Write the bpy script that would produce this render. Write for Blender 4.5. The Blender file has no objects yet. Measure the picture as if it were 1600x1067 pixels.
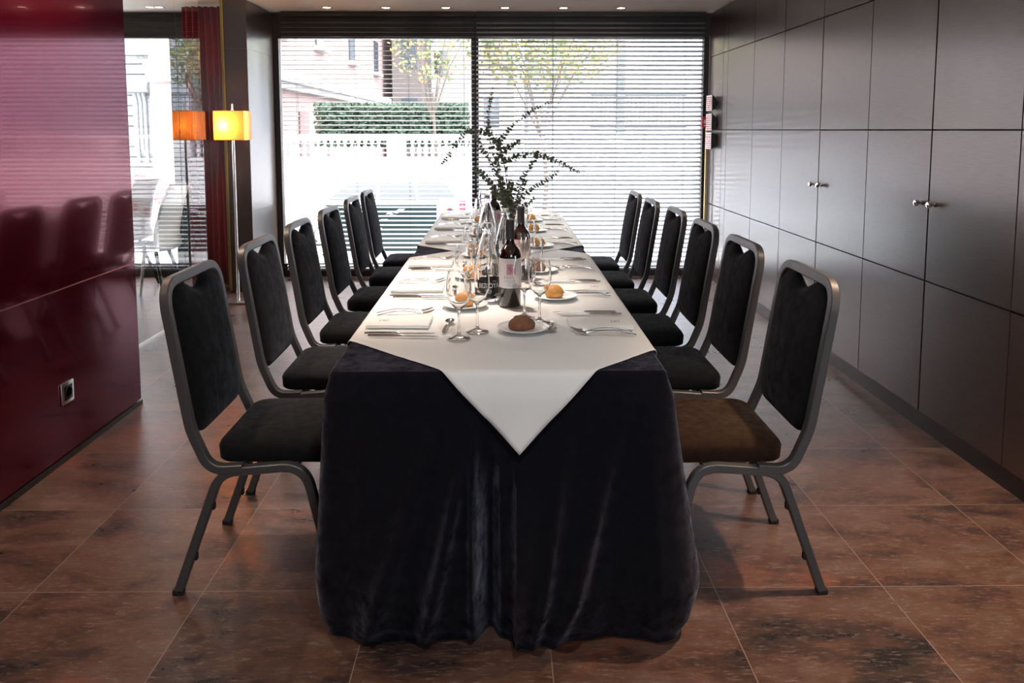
import bpy, bmesh, math, random
from mathutils import Vector, Matrix, noise
random.seed(7)
PI = math.pi
SC = bpy.context.scene
COL = SC.collection

# ------------------------------------------------------------------ camera
F_PX, PX, PY = 1220.0, 800.0, 320.0
EYE = 1.41
cam_d = bpy.data.cameras.new('camera'); cam = bpy.data.objects.new('camera', cam_d); COL.objects.link(cam)
cam_d.sensor_width = 36.0; cam_d.sensor_fit = 'HORIZONTAL'
cam_d.lens = F_PX * 36.0 / 1600.0
cam_d.shift_x = 0.0
cam_d.shift_y = -(533.5 - PY) / 1600.0
cam_d.clip_start = 0.05; cam_d.clip_end = 300
cam.location = (0, 0, EYE)
cam.rotation_euler = (PI/2 - math.atan(117/F_PX), 0, -math.atan(15/F_PX))
SC.camera = cam

# ------------------------------------------------------------------ world, exposure
SKY = 15.0
w = bpy.data.worlds.new('sky'); SC.world = w; w.use_nodes = True
bg = w.node_tree.nodes['Background']
bg.inputs[0].default_value = (0.90, 0.94, 1.0, 1); bg.inputs[1].default_value = SKY
SC.view_settings.view_transform = 'Standard'; SC.view_settings.look = 'None'
SC.view_settings.gamma = 1.0; SC.view_settings.exposure = 0.6
SC.view_settings.use_curve_mapping = False

# room numbers
CEIL = 2.507
XR = 1.97          # right panelled wall
XG = -2.37         # glass partition
XRED = -1.87       # red lacquered wall face
YW = 7.5           # window wall
YB = -3.2          # back wall
XA = -7.0          # far side of the neighbouring room

def portal(loc, rot, sx, sy):
    l = bpy.data.lights.new('window_portal', 'AREA'); l.shape = 'RECTANGLE'; l.size = sx; l.size_y = sy
    l.cycles.is_portal = True
    o = bpy.data.objects.new('window_portal', l); COL.objects.link(o)
    o.location = loc; o.rotation_euler = rot
portal((-0.05, YW + 0.14, 1.2), (-PI/2, 0, 0), 4.0, 2.3)
portal((-4.9, YW + 0.14, 1.2), (-PI/2, 0, 0), 3.6, 2.3)
portal((1.3, YB - 0.14, 1.55), (PI/2, 0, 0), .9, 1.3)  # portal of the added rear window

def spot(loc, power, color=(1, .72, .47), target=None, size=110, blend=.9, r=.035):
    l = bpy.data.lights.new('downlight_lamp', 'SPOT'); l.energy = power; l.color = color
    l.spot_size = math.radians(size); l.spot_blend = blend; l.shadow_soft_size = r
    o = bpy.data.objects.new('downlight_lamp', l); COL.objects.link(o); o.location = loc
    if target is not None:
        d = Vector(target) - Vector(loc)
        o.rotation_euler = d.to_track_quat('-Z', 'Y').to_euler()
    return o
WARM = (1, .72, .50); SOFT = (1, .97, .94)
SPOTS = [  # x, y, power, target, cone
    (1.62, 2.30, 190, (1.50, 2.15, 0), 74),
    (-1.45, 1.55, 40, (-1.15, 1.9, 0), 70),
    (-0.30, 3.25, 130, (-0.30, 3.25, 0), 58),
    (0.15, 1.10, 34, (0.1, 2.0, 0.4), 90),  # added to brighten the table front, no lamp known here
    (1.50, 0.60, 30, (1.35, 1.4, 0), 80),  # unseen fill, added for the near right aisle
    (0.10, 4.80, 32, (0.1, 4.8, 0), 80),  # unseen fill, added for the table middle
    (1.45, 4.70, 16, (1.3, 4.7, 0), 90),  # unseen fill, added for the far right aisle
    (-1.45, 4.0, 20, (-1.3, 4.0, 0), 90),  # unseen fill, added for the left aisle
    (0.35, 5.9, 22, (0.3, 5.9, 0), 80),  # unseen fill, added for the far table end
    (-1.70, 3.15, 60, (-1.80, 3.15, 0), 120),
]
for (x, y, p, t, c) in SPOTS:
    spot((x, y, CEIL - .03), p, (1, .84, .72) if x == -.30 else WARM if abs(x) > 1 else SOFT, t, c)

# ------------------------------------------------------------------ materials
def nodes_of(m):
    m.use_nodes = True
    return m.node_tree.nodes, m.node_tree.links
def mat(name, col, rough=.5, metal=0.0, spec=.5, coat=0.0, sheen=0.0, trans=0.0, ior=1.45, emit=None, es=0.0, var=0.0, vscale=20.0, bump=0.0, bscale=200.0, coatr=.05):
    m = bpy.data.materials.new(name); n, l = nodes_of(m)
    b = n['Principled BSDF']
    b.inputs['Base Color'].default_value = (*col, 1); b.inputs['Roughness'].default_value = rough
    b.inputs['Metallic'].default_value = metal; b.inputs['Specular IOR Level'].default_value = spec
    b.inputs['Coat Weight'].default_value = coat; b.inputs['Coat Roughness'].default_value = coatr
    b.inputs['Sheen Weight'].default_value = sheen
    b.inputs['Transmission Weight'].default_value = trans; b.inputs['IOR'].default_value = ior
    if emit: b.inputs['Emission Color'].default_value = (*emit, 1); b.inputs['Emission Strength'].default_value = es
    tc = n.new('ShaderNodeTexCoord')
    if var > 0:
        nz = n.new('ShaderNodeTexNoise'); nz.inputs['Scale'].default_value = vscale; nz.inputs['Detail'].default_value = 6
        l.new(tc.outputs['Object'], nz.inputs['Vector'])
        mx = n.new('ShaderNodeMix'); mx.data_type = 'RGBA'
        mx.inputs[6].default_value = (*[c*(1-var) for c in col], 1); mx.inputs[7].default_value = (*[min(1, c*(1+var)) for c in col], 1)
        l.new(nz.outputs[0], mx.inputs[0]); l.new(mx.outputs[2], b.inputs['Base Color'])
    if bump > 0:
        nb = n.new('ShaderNodeTexNoise'); nb.inputs['Scale'].default_value = bscale; nb.inputs['Detail'].default_value = 4
        l.new(tc.outputs['Object'], nb.inputs['Vector'])
        bp = n.new('ShaderNodeBump'); bp.inputs['Strength'].default_value = bump; bp.inputs['Distance'].default_value = .004
        l.new(nb.outputs[0], bp.inputs['Height']); l.new(bp.outputs[0], b.inputs['Normal'])
    return m
def pane_mat(name, tint=(1, 1, 1), ior=1.5):
    m = bpy.data.materials.new(name); n, l = nodes_of(m)
    n.remove(n['Principled BSDF'])
    out = n['Material Output']
    t = n.new('ShaderNodeBsdfTransparent'); t.inputs[0].default_value = (*tint, 1)
    g = n.new('ShaderNodeBsdfGlossy'); g.inputs['Roughness'].default_value = 0.0
    fr = n.new('ShaderNodeFresnel'); fr.inputs[0].default_value = ior
    mx = n.new('ShaderNodeMixShader')
    # same reflectance from either side of the thin pane
    geo = n.new('ShaderNodeNewGeometry'); mi = n.new('ShaderNodeMath'); mi.operation = 'MULTIPLY'
    inv = n.new('ShaderNodeMath'); inv.operation = 'SUBTRACT'; inv.inputs[0].default_value = 1.0
    l.new(geo.outputs['Backfacing'], inv.inputs[1]); l.new(fr.outputs[0], mi.inputs[0]); l.new(inv.outputs[0], mi.inputs[1])
    l.new(mi.outputs[0], mx.inputs[0]); l.new(t.outputs[0], mx.inputs[1]); l.new(g.outputs[0], mx.inputs[2])
    l.new(mx.outputs[0], out.inputs[0])
    return m
def wood_mat(name, dark, light, rough=.3, axis='Y'):
    m = bpy.data.materials.new(name); n, l = nodes_of(m); b = n['Principled BSDF']
    tc = n.new('ShaderNodeTexCoord'); mp = n.new('ShaderNodeMapping')
    mp.inputs['Scale'].default_value = (8, 5, 90)
    l.new(tc.outputs['Object'], mp.inputs[0])
    nz = n.new('ShaderNodeTexNoise'); nz.inputs['Scale'].default_value = 2.2; nz.inputs['Detail'].default_value = 8; nz.inputs['Roughness'].default_value = .65
    l.new(mp.outputs[0], nz.inputs[0])
    cr = n.new('ShaderNodeValToRGB'); cr.color_ramp.elements[0].position = .3; cr.color_ramp.elements[1].position = .75
    cr.color_ramp.elements[0].color = (*dark, 1); cr.color_ramp.elements[1].color = (*light, 1)
    l.new(nz.outputs[0], cr.inputs[0]); l.new(cr.outputs[0], b.inputs['Base Color'])
    mr = n.new('ShaderNodeMapRange'); mr.inputs['To Min'].default_value = rough + .01; mr.inputs['To Max'].default_value = rough + .06
    l.new(nz.outputs[0], mr.inputs[0]); l.new(mr.outputs[0], b.inputs['Roughness'])
    b.inputs['Specular IOR Level'].default_value = .8; b.inputs['Coat Weight'].default_value = .6; b.inputs['Coat Roughness'].default_value = .22; b.inputs['Coat IOR'].default_value = 1.6
    return m
def floor_mat():
    m = bpy.data.materials.new('floor_tiles'); n, l = nodes_of(m); b = n['Principled BSDF']
    tc = n.new('ShaderNodeTexCoord')
    mp = n.new('ShaderNodeMapping'); T = .524
    mp.inputs['Location'].default_value = (.918 + 20*T, -2.285 + 20*T, 0)
    l.new(tc.outputs['Object'], mp.inputs[0])
    br = n.new('ShaderNodeTexBrick'); br.offset = 0; br.squash = 1
    br.inputs['Scale'].default_value = 1; br.inputs['Brick Width'].default_value = T; br.inputs['Row Height'].default_value = T
    br.inputs['Mortar Size'].default_value = .0018; br.inputs['Mortar Smooth'].default_value = .3
    br.inputs['Color1'].default_value = (0, 0, 0, 1); br.inputs['Color2'].default_value = (1, 1, 1, 1); br.inputs['Mortar'].default_value = (.5, .5, .5, 1)
    l.new(mp.outputs[0], br.inputs[0])
    # cloudy rust, brown and slate patches
    def nz(scale, detail, rough, vec, dist=0):
        q = n.new('ShaderNodeTexNoise'); q.inputs['Scale'].default_value = scale; q.inputs['Detail'].default_value = detail
        q.inputs['Roughness'].default_value = rough; q.inputs['Distortion'].default_value = dist; l.new(vec, q.inputs['Vector']); return q
    off = n.new('ShaderNodeVectorMath'); off.operation = 'MULTIPLY_ADD'
    off.inputs[1].default_value = (3.0, 3.0, 3.0); l.new(br.outputs['Color'], off.inputs[0]); l.new(tc.outputs['Object'], off.inputs[2])
    mpa = n.new('ShaderNodeMapping'); mpa.inputs['Scale'].default_value = (1, 2.0, 1); mpa.inputs['Rotation'].default_value = (0, 0, .5); l.new(off.outputs[0], mpa.inputs[0])
    a = nz(2.4, 12, .70, mpa.outputs[0], .2)
    ramp = n.new('ShaderNodeValToRGB'); e = ramp.color_ramp.elements
    e[0].position = .36; e[0].color = (.020, .017, .018, 1); e[1].position = .68; e[1].color = (.18, .105, .082, 1)
    k = ramp.color_ramp.elements.new(.44); k.color = (.052, .030, .026, 1)
    k = ramp.color_ramp.elements.new(.51); k.color = (.10, .050, .036, 1)
    k = ramp.color_ramp.elements.new(.58); k.color = (.105, .066, .054, 1)
    l.new(a.outputs[0], ramp.inputs[0])
    # rust veins
    r = nz(1.5, 10, .74, off.outputs[0], .3)
    rr = n.new('ShaderNodeValToRGB'); rr.color_ramp.elements[0].position = .56; rr.color_ramp.elements[1].position = .70
    rr.color_ramp.elements[0].color = (0, 0, 0, 1); rr.color_ramp.elements[1].color = (1, 1, 1, 1); l.new(r.outputs[0], rr.inputs[0])
    m1 = n.new('ShaderNodeMix'); m1.data_type = 'RGBA'; l.new(rr.outputs[0], m1.inputs[0]); l.new(ramp.outputs[0], m1.inputs[6]); m1.inputs[7].default_value = (.20, .062, .032, 1)
    # fine pale scratches
    mp2 = n.new('ShaderNodeMapping'); mp2.inputs['Scale'].default_value = (5, 22, 1); l.new(off.outputs[0], mp2.inputs[0])
    s = nz(5.0, 10, .78, mp2.outputs[0], .15)
    sr = n.new('ShaderNodeValToRGB'); sr.color_ramp.elements[0].position = .53; sr.color_ramp.elements[1].position = .72
    sr.color_ramp.elements[0].color = (0, 0, 0, 1); sr.color_ramp.elements[1].color = (.85, .85, .85, 1); l.new(s.outputs[0], sr.inputs[0])
    m2 = n.new('ShaderNodeMix'); m2.data_type = 'RGBA'; l.new(sr.outputs[0], m2.inputs[0]); l.new(m1.outputs[2], m2.inputs[6]); m2.inputs[7].default_value = (.30, .23, .20, 1)
    m3 = n.new('ShaderNodeMix'); m3.data_type = 'RGBA'; l.new(br.outputs['Fac'], m3.inputs[0]); l.new(m2.outputs[2], m3.inputs[6]); m3.inputs[7].default_value = (.22, .17, .145, 1)
    l.new(m3.outputs[2], b.inputs['Base Color'])
    rg = n.new('ShaderNodeMapRange'); rg.inputs['To Min'].default_value = .20; rg.inputs['To Max'].default_value = .40
    l.new(a.outputs[0], rg.inputs[0]); l.new(rg.outputs[0], b.inputs['Roughness'])
    b.inputs['Specular IOR Level'].default_value = .6
    bp = n.new('ShaderNodeBump'); bp.inputs['Strength'].default_value = .05; bp.inputs['Distance'].default_value = .001
    l.new(s.outputs[0], bp.inputs['Height']); l.new(bp.outputs[0], b.inputs['Normal'])
    return m
def velvet(name, col, sheen=.35, tint=(.5, .52, .62)):
    m = mat(name, col, rough=.95, spec=.15, sheen=sheen, var=.6, vscale=45, bump=.25, bscale=500)
    m.node_tree.nodes['Principled BSDF'].inputs['Sheen Tint'].default_value = (*tint, 1)
    m.node_tree.nodes['Principled BSDF'].inputs['Sheen Roughness'].default_value = .4
    n, l = m.node_tree.nodes, m.node_tree.links
    tc = n.new('ShaderNodeTexCoord'); q = n.new('ShaderNodeTexNoise'); q.inputs['Scale'].default_value = 22; q.inputs['Detail'].default_value = 10; q.inputs['Roughness'].default_value = .75
    l.new(tc.outputs['Object'], q.inputs['Vector']); r = n.new('ShaderNodeMapRange')
    r.inputs['From Min'].default_value = .38; r.inputs['From Max'].default_value = .66; r.inputs['To Min'].default_value = sheen*.15; r.inputs['To Max'].default_value = sheen*2.4
    l.new(q.outputs[0], r.inputs[0]); l.new(r.outputs[0], m.node_tree.nodes['Principled BSDF'].inputs['Sheen Weight'])
    return m

M = {}
M['floor'] = floor_mat()
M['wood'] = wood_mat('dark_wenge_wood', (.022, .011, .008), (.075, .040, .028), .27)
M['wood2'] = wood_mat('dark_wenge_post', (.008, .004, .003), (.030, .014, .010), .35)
M['groove'] = mat('joint_black', (.004, .004, .004), .8)
M['plinth'] = mat('plinth_dark', (.03, .022, .02), .35)
M['ceiling'] = mat('ceiling_paint', (.82, .76, .70), .8)
M['plaster'] = mat('plain_plaster', (.55, .52, .50), .8)
M['red'] = mat('red_lacquered_glass', (.055, .0003, .005), .10, coat=.22, coatr=0.0, spec=1.0, ior=1.65)
M['red'].node_tree.nodes['Principled BSDF'].inputs['Specular Tint'].default_value = (1, .10, .26, 1)
M['redseam'] = mat('seam_steel', (.35, .10, .08), .3, metal=.8)
M['steel'] = mat('brushed_steel', (.62, .60, .57), .28, metal=1)
M['gold'] = mat('gold_trim', (.55, .38, .12), .35, metal=1)
M['window_frame'] = mat('window_frame_dark', (.035, .026, .022), .45)
M['pane'] = pane_mat('window_pane')
M['gpane'] = pane_mat('partition_pane', (.98, .99, .985), 2.1)
M['slat'] = mat('slat_aluminium', (.30, .31, .33), .38, metal=0, spec=.8)
M['rail'] = mat('blind_rail_dark', (.03, .025, .022), .4)
M['cord'] = mat('blind_cord', (.03, .03, .03), .8)
M['chairmetal'] = mat('chair_grey_metal', (.075, .075, .08), .42, metal=.3, spec=.6)
M['chairvelvet'] = velvet('chair_black_fabric', (.008, .008, .009), .09)
M['warmlitvelvet'] = velvet('chair_black_fabric_warm_lit', (.024, .012, .007), .15, (.8, .5, .35))  # black seat fabric with the warm spotlight's brown put into its colour
M['rubber'] = mat('black_rubber', (.01, .01, .01), .7)
M['clothblack'] = velvet('tablecloth_black_velvet', (.004, .004, .007), .30, (.45, .46, .62))
M['clothwhite'] = mat('tablecloth_white_cotton', (.78, .79, .78), .75, sheen=.1, bump=.05, bscale=900)
M['napkin'] = mat('napkin_white', (.86, .86, .83), .8, bump=.1, bscale=900)
M['print'] = mat('grey_print', (.25, .25, .24), .7)
M['cutlery'] = mat('polished_cutlery', (.62, .60, .58), .13, metal=1)
M['glass'] = mat('clear_glass', (1, 1, 1), 0.0, trans=1.0, ior=1.45, spec=.5)
M['china'] = mat('white_china', (.85, .85, .83), .15, coat=.4)
M['roll'] = mat('golden_bread_crust', (.62, .29, .075), .55, var=.35, vscale=30, bump=.3, bscale=90)
M['brownroll'] = mat('brown_bread_crust', (.20, .085, .045), .75, var=.5, vscale=60, bump=.8, bscale=220)
M['rollcut'] = mat('pale_crust_slash', (.80, .55, .27), .7)
M['bottle'] = mat('dark_wine_glass', (.012, .004, .003), .04, coat=.6, spec=.8)
M['capsule'] = mat('grey_foil_capsule', (.045, .042, .045), .38, metal=.3)
M['label'] = mat('paper_label', (.74, .72, .74), .6)
M['labelpink'] = mat('label_pink', (.66, .30, .42), .6)
M['labelrose'] = mat('paper_label_blush', (.75, .62, .58), .6)
M['ink'] = mat('black_ink', (.01, .01, .012), .5)
M['white'] = mat('white_ink', (.85, .85, .85), .5)
M['blacklabel'] = mat('black_label', (.012, .012, .013), .35)
M['cap'] = mat('bottle_cap', (.55, .55, .55), .35, metal=.6)
M['leaf'] = mat('eucalyptus_leaf', (.105, .125, .075), .5, var=.5, vscale=25)
M['stem'] = mat('eucalyptus_stem', (.13, .085, .035), .6)
M['curtain'] = mat('crimson_curtain', (.26, .003, .012), .75)
M['shadefr'] = mat('lamp_frame', (.40, .25, .12), .5)
M['black'] = mat('plain_black', (.008, .008, .008), .4)
M['chrome'] = mat('chrome_knob', (.85, .84, .82), .08, metal=1)
M['redprint'] = mat('red_print', (.60, .03, .04), .5)
M['bulb'] = mat('lit_bulb', (1, .8, .5), .5, emit=(1, .66, .30), es=14)
M['spotlit'] = mat('lit_downlight_lens', (1, .95, .85), .5, emit=(1, .88, .66), es=11)
M['trimring'] = mat('downlight_ring', (.22, .20, .17), .4, metal=.6)
def shade_mat():
    m = bpy.data.materials.new('lamp_shade_fabric'); n, l = nodes_of(m); n.remove(n['Principled BSDF'])
    d = n.new('ShaderNodeBsdfDiffuse'); d.inputs[0].default_value = (.88, .72, .58, 1)
    t = n.new('ShaderNodeBsdfTranslucent'); t.inputs[0].default_value = (.95, .36, .06, 1)
    mx = n.new('ShaderNodeMixShader'); mx.inputs[0].default_value = .5
    l.new(d.outputs[0], mx.inputs[1]); l.new(t.outputs[0], mx.inputs[2]); l.new(mx.outputs[0], n['Material Output'].inputs[0])
    return m
M['shade'] = shade_mat()
# outside
M['stone'] = mat('white_stone', (.34, .33, .33), .9, var=.08, vscale=3)
M['facade'] = mat('facade_stone', (.15, .15, .15), .9, var=.06, vscale=3)
M['groovegrey'] = mat('stone_joint', (.03, .03, .03), .9)
M['pink'] = mat('pink_render', (.20, .135, .125), .9, var=.08, vscale=3)
M['beige'] = mat('beige_render', (.095, .08, .075), .9)
M['greyblue'] = mat('grey_facade', (.16, .17, .19), .9)
M['shutter'] = mat('brown_shutter', (.085, .05, .045), .7)
M['darkglass'] = mat('dark_window_glass', (.04, .05, .06), .1)
M['carglass'] = mat('car_window_glass', (.07, .075, .08), .12, spec=.6)
M['iron'] = mat('wrought_iron', (.03, .035, .035), .5)
M['hedge'] = mat('hedge_green', (.022, .04, .022), .8, var=.5, vscale=3)
M['autumn'] = mat('autumn_leaves', (.16, .11, .03), .8, var=.5, vscale=2)
M['greenleaf'] = mat('green_leaves', (.05, .075, .025), .8, var=.5, vscale=2)
M['bark'] = mat('bark', (.06, .045, .035), .9)
M['asphalt'] = mat('street_asphalt', (.16, .16, .16), .9)
M['paving'] = mat('terrace_paving', (.50, .49, .47), .8)
M['carwhite'] = mat('car_white_paint', (.75, .75, .76), .25, coat=1)
M['carred'] = mat('car_red_paint', (.16, .006, .009), .25, coat=1)
M['teal'] = mat('dark_teal_board', (.035, .07, .075), .3)
M['orange'] = mat('orange_sign', (.85, .25, .05), .5)
M['blue'] = mat('blue_sign', (.06, .12, .5), .5)
M['pinksign'] = mat('pink_sign', (.70, .16, .25), .5)
M['greyfabric'] = mat('grey_chair_fabric', (.20, .21, .22), .8)
M['shell'] = mat('white_chair_shell', (.82, .82, .80), .3)

# ------------------------------------------------------------------ mesh helpers
class MB:
    def __init__(s): s.v = []; s.f = []; s.mi = []; s.cur = 0
    def add(s, vs, fs):
        o = len(s.v); s.v += [tuple(v) for v in vs]
        for f in fs: s.f.append(tuple(i + o for i in f)); s.mi.append(s.cur)
    def box(s, x0, x1, y0, y1, z0, z1, bev=0):
        if bev <= 0:
            s.add([(x0,y0,z0),(x1,y0,z0),(x1,y1,z0),(x0,y1,z0),(x0,y0,z1),(x1,y0,z1),(x1,y1,z1),(x0,y1,z1)],
                  [(0,3,2,1),(4,5,6,7),(0,1,5,4),(1,2,6,5),(2,3,7,6),(3,0,4,7)])
        else:
            bm = bmesh.new(); bmesh.ops.create_cube(bm, size=1)
            for v in bm.verts: v.co = Vector(((x0+x1)/2 + v.co.x*(x1-x0), (y0+y1)/2 + v.co.y*(y1-y0), (z0+z1)/2 + v.co.z*(z1-z0)))
            bmesh.ops.bevel(bm, geom=bm.edges[:], offset=bev, segments=2, affect='EDGES', profile=.5)
            bm.verts.index_update(); s.add([v.co for v in bm.verts], [[v.index for v in f.verts] for f in bm.faces]); bm.free()
        return s
    def grid(s, P, closeu=False, closev=False):
        nu, nv = len(P), len(P[0]); vs = [p for r in P for p in r]; fs = []
        for i in range(nu if closeu else nu-1):
            for j in range(nv if closev else nv-1):
                a = i*nv+j; b = ((i+1) % nu)*nv+j; c = ((i+1) % nu)*nv+(j+1) % nv; d = i*nv+(j+1) % nv
                fs.append((a, b, c, d))
        s.add(vs, fs); return s
    def lathe(s, prof, seg=24, c=(0, 0, 0)):
        P = [[(c[0]+r*math.cos(2*PI*k/seg), c[1]+r*math.sin(2*PI*k/seg), c[2]+z) for (r, z) in prof] for k in range(seg)]
        s.grid(P, closeu=True); return s
    def tube(s, path, r, seg=8, caps=True, sq=None, up=None):
        """sweep a round (r) or chamfered rectangular (sq=(w,d)) profile along path"""
        path = [Vector(p) for p in path]; n = len(path)
        tan = []
        for i in range(n):
            t = path[min(i+1, n-1)] - path[max(i-1, 0)]; tan.append(t.normalized())
        u = Vector(up) if up else (Vector((0, 0, 1)) if abs(tan[0].z) < .9 else Vector((0, 1, 0)))
        rings = []; rr = r if isinstance(r, (list, tuple)) else [r]*n
        nrm = (u - tan[0]*u.dot(tan[0])).normalized()
        for i in range(n):
            if i > 0:
                nrm = (nrm - tan[i]*nrm.dot(tan[i])).normalized()
            bi = tan[i].cross(nrm)
            if sq:
                a, b = sq[0]/2, sq[1]/2; c = min(a, b)*.22
                pts = [(a-c, b), (a, b-c), (a, -b+c), (a-c, -b), (-a+c, -b), (-a, -b+c), (-a, b-c), (-a+c, b)]
                rings.append([path[i] + nrm*p[0] + bi*p[1] for p in pts])
            else:
                rings.append([path[i] + (nrm*math.cos(2*PI*k/seg) + bi*math.sin(2*PI*k/seg))*rr[i] for k in range(seg)])
        o = len(s.v); s.grid(rings, closev=True); m = len(rings[0])
        if caps:
            s.f.append(tuple(o+k for k in range(m))); s.mi.append(s.cur)
            s.f.append(tuple(o+(n-1)*m+k for k in reversed(range(m)))); s.mi.append(s.cur)
        return s
    def build(s, name, mats, parent=None, smooth=True, loc=None, ang=40):
        me = bpy.data.meshes.new(name); me.from_pydata(s.v, [], s.f)
        ml = mats if isinstance(mats, list) else [mats]
        for m_ in ml: me.materials.append(M[m_] if isinstance(m_, str) else m_)
        if len(ml) > 1: me.polygons.foreach_set('material_index', s.mi)
        bm = bmesh.new(); bm.from_mesh(me); bmesh.ops.recalc_face_normals(bm, faces=bm.faces[:])
        if smooth:
            for f in bm.faces: f.smooth = True
            a = math.radians(ang)
            for e in bm.edges:
                if len(e.link_faces) == 2 and e.calc_face_angle(0) > a: e.smooth = False
        bm.to_mesh(me); bm.free()
        o = bpy.data.objects.new(name, me); COL.objects.link(o)
        if parent: o.parent = parent
        if loc: o.location = loc
        return o

def tag(o, label, cat, group=None, kind=None):
    o['label'] = label; o['category'] = cat
    if group: o['group'] = group
    if kind: o['kind'] = kind
    return o
def struct(o): o['kind'] = 'structure'; return o
def empty(name, loc=(0, 0, 0), rz=0):
    o = bpy.data.objects.new(name, None); o.empty_display_size = .1; COL.objects.link(o)
    o.location = loc; o.rotation_euler = (0, 0, rz); return o
def children(o): return [c for c in ALLKIDS.get(o.name, [])]
ALLKIDS = {}
def copy_tree(o, parent=None):
    c = o.copy(); COL.objects.link(c)
    if parent: c.parent = parent
    for ch in list(o.children): copy_tree(ch, c)
    return c
def fillet(pts, rads, seg=6):
    pts = [Vector(p) for p in pts]; out = [pts[0]]
    for i in range(1, len(pts)-1):
        p, a, b = pts[i], pts[i-1], pts[i+1]; r = rads[i-1]
        if r <= 0: out.append(p); continue
        u = (a-p).normalized(); v = (b-p).normalized(); th = u.angle(v)
        d = min(r/math.tan(th/2), (a-p).length*.49, (b-p).length*.49)
        p0 = p+u*d; p1 = p+v*d
        for k in range(seg+1):
            t = k/seg; out.append(p0*(1-t)**2 + p*2*t*(1-t) + p1*t*t)
    out.append(pts[-1]); return out
def catmull(pts, n=8):
    P = [Vector(p) for p in pts]; P = [P[0]*2-P[1]] + P + [P[-1]*2-P[-2]]; out = []
    for i in range(1, len(P)-2):
        for k in range(n):
            t = k/n; a, b, c, d = P[i-1], P[i], P[i+1], P[i+2]
            out.append(.5*((2*b)+(c-a)*t+(2*a-5*b+4*c-d)*t*t+(3*b-a-3*c+d)*t**3))
    out.append(P[-2]); return out
def text_geo(body, size, spacing=1.0):
    cu = bpy.data.curves.new('t', 'FONT'); cu.body = body; cu.size = size; cu.align_x = 'CENTER'; cu.align_y = 'CENTER'; cu.space_character = spacing
    cu.resolution_u = 3
    o = bpy.data.objects.new('t', cu); COL.objects.link(o)
    dg = bpy.context.evaluated_depsgraph_get(); dg.update()
    me = bpy.data.meshes.new_from_object(o.evaluated_get(dg))
    vs = [v.co.copy() for v in me.vertices]; fs = [tuple(p.vertices) for p in me.polygons]
    bpy.data.objects.remove(o); bpy.data.curves.remove(cu); bpy.data.meshes.remove(me)
    return vs, fs
def ray(x, y):
    th = math.atan(117/F_PX); ps = math.atan(15/F_PX)
    fw = Vector((math.sin(ps)*math.cos(th), math.cos(ps)*math.cos(th), -math.sin(th)))
    rt = Vector((math.cos(ps), -math.sin(ps), 0)); up = rt.cross(fw)
    return fw + rt*((x-PX)/F_PX) - up*((y-PY)/F_PX)
def at_y(x, y, Y): r = ray(x, y); return Vector((0, 0, EYE)) + r*(Y/r.y)
def smooth(a, b, t): t = max(0, min(1, (t-a)/(b-a))); return t*t*(3-2*t)
def ordn(i): return ['first', 'second', 'third', 'fourth', 'fifth', 'sixth'][i]

# ================================================================== SETTING
m_ = MB(); m_.box(XA, XR+.2, YB-.1, YW+.12, -.12, 0); struct(m_.build('floor', 'floor', smooth=False))
m_ = MB(); m_.box(XA, XR+.2, YB-.1, YW+.12, CEIL, CEIL+.1); struct(m_.build('ceiling', 'ceiling', smooth=False))

# right wall: backing, plinth, panels (fixed ones) ; cupboard doors are things below
YS = [7.49, 7.02, 6.88, 6.16, 5.50, 4.84, 4.20, 3.57, 2.95, 2.30, 1.65, 1.0, .35, -.3, -.95, -1.6, -2.25, -3.19]
ZS = [.085, .71, 1.41, 2.095, CEIL-.004]
G = .0035
wr = MB(); wr.box(XR+.0205, XR+.15, YB, YW+.12, 0, CEIL)
wall_r = struct(wr.build('wall_right', 'groove', smooth=False))
pn = MB()
for i in range(len(YS)-1):
    y1, y0 = YS[i], YS[i+1]
    door = (5.51 > y1 > 2.96 and y0 > 2.9)
    if i in (0, 1, 2):   # upper and lower rows are continuous near the window
        pass
    for k in range(4):
        if door and k < 3: continue
        pn.box(XR, XR+.02, y0+G, y1-G, ZS[k]+G, ZS[k+1]-G)
struct(pn.build('wall_panel', 'wood', wall_r, smooth=False))
m_ = MB(); m_.box(XR+.012, XR+.05, YB, 5.5, 0, .083); struct(m_.build('baseboard_right', 'plinth', smooth=False))
m_ = MB(); m_.box(XR+.002, XR+.05, 5.5, YW, 0, .083); struct(m_.build('baseboard_right_far', 'plinth', smooth=False))

# built-in cupboards with paired doors
def cupboard(y_far, y_mid, y_near, label):
    r = empty('built_in_cupboard', (XR, y_mid, 0))
    tag(r, label, 'cupboard', 'dark wood cupboards built into the right wall')
    for (a, b, s) in ((y_mid, y_far, 1), (y_near, y_mid, -1)):
        d = MB()
        for k in range(3):
            d.box(0, .0195, a-y_mid+G*(1.6 if s > 0 else 1), b-y_mid-G*(1 if s > 0 else 1.6), ZS[k]+G, ZS[k+1]-G)
        d.cur = 1; d.box(.0125, .0175, a-y_mid+G*2, b-y_mid-G*2, ZS[0]+G, ZS[3]-G); d.cur = 0
        do = d.build('door', ['wood', 'groove'], r, smooth=False)
        kn = MB(); kn.lathe([(0.0, 0), (.011, .0), (.012, .002), (.007, .006), (.006, .016), (.013, .022), (.0165, .03), (.013, .037), (0, .040)], 14)
        kn.v = [(-z, x, y) for (x, y, z) in kn.v]
        kk = kn.build('knob', 'chrome', do, loc=(0, .055*s, 1.07))
    return r
cupboard(5.50, 4.84, 4.20, 'dark wood double door wall cupboard with chrome knobs, the one farther from camera')
cupboard(4.20, 3.57, 2.95, 'dark wood double door wall cupboard with chrome knobs, behind the nearest right chairs')

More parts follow.
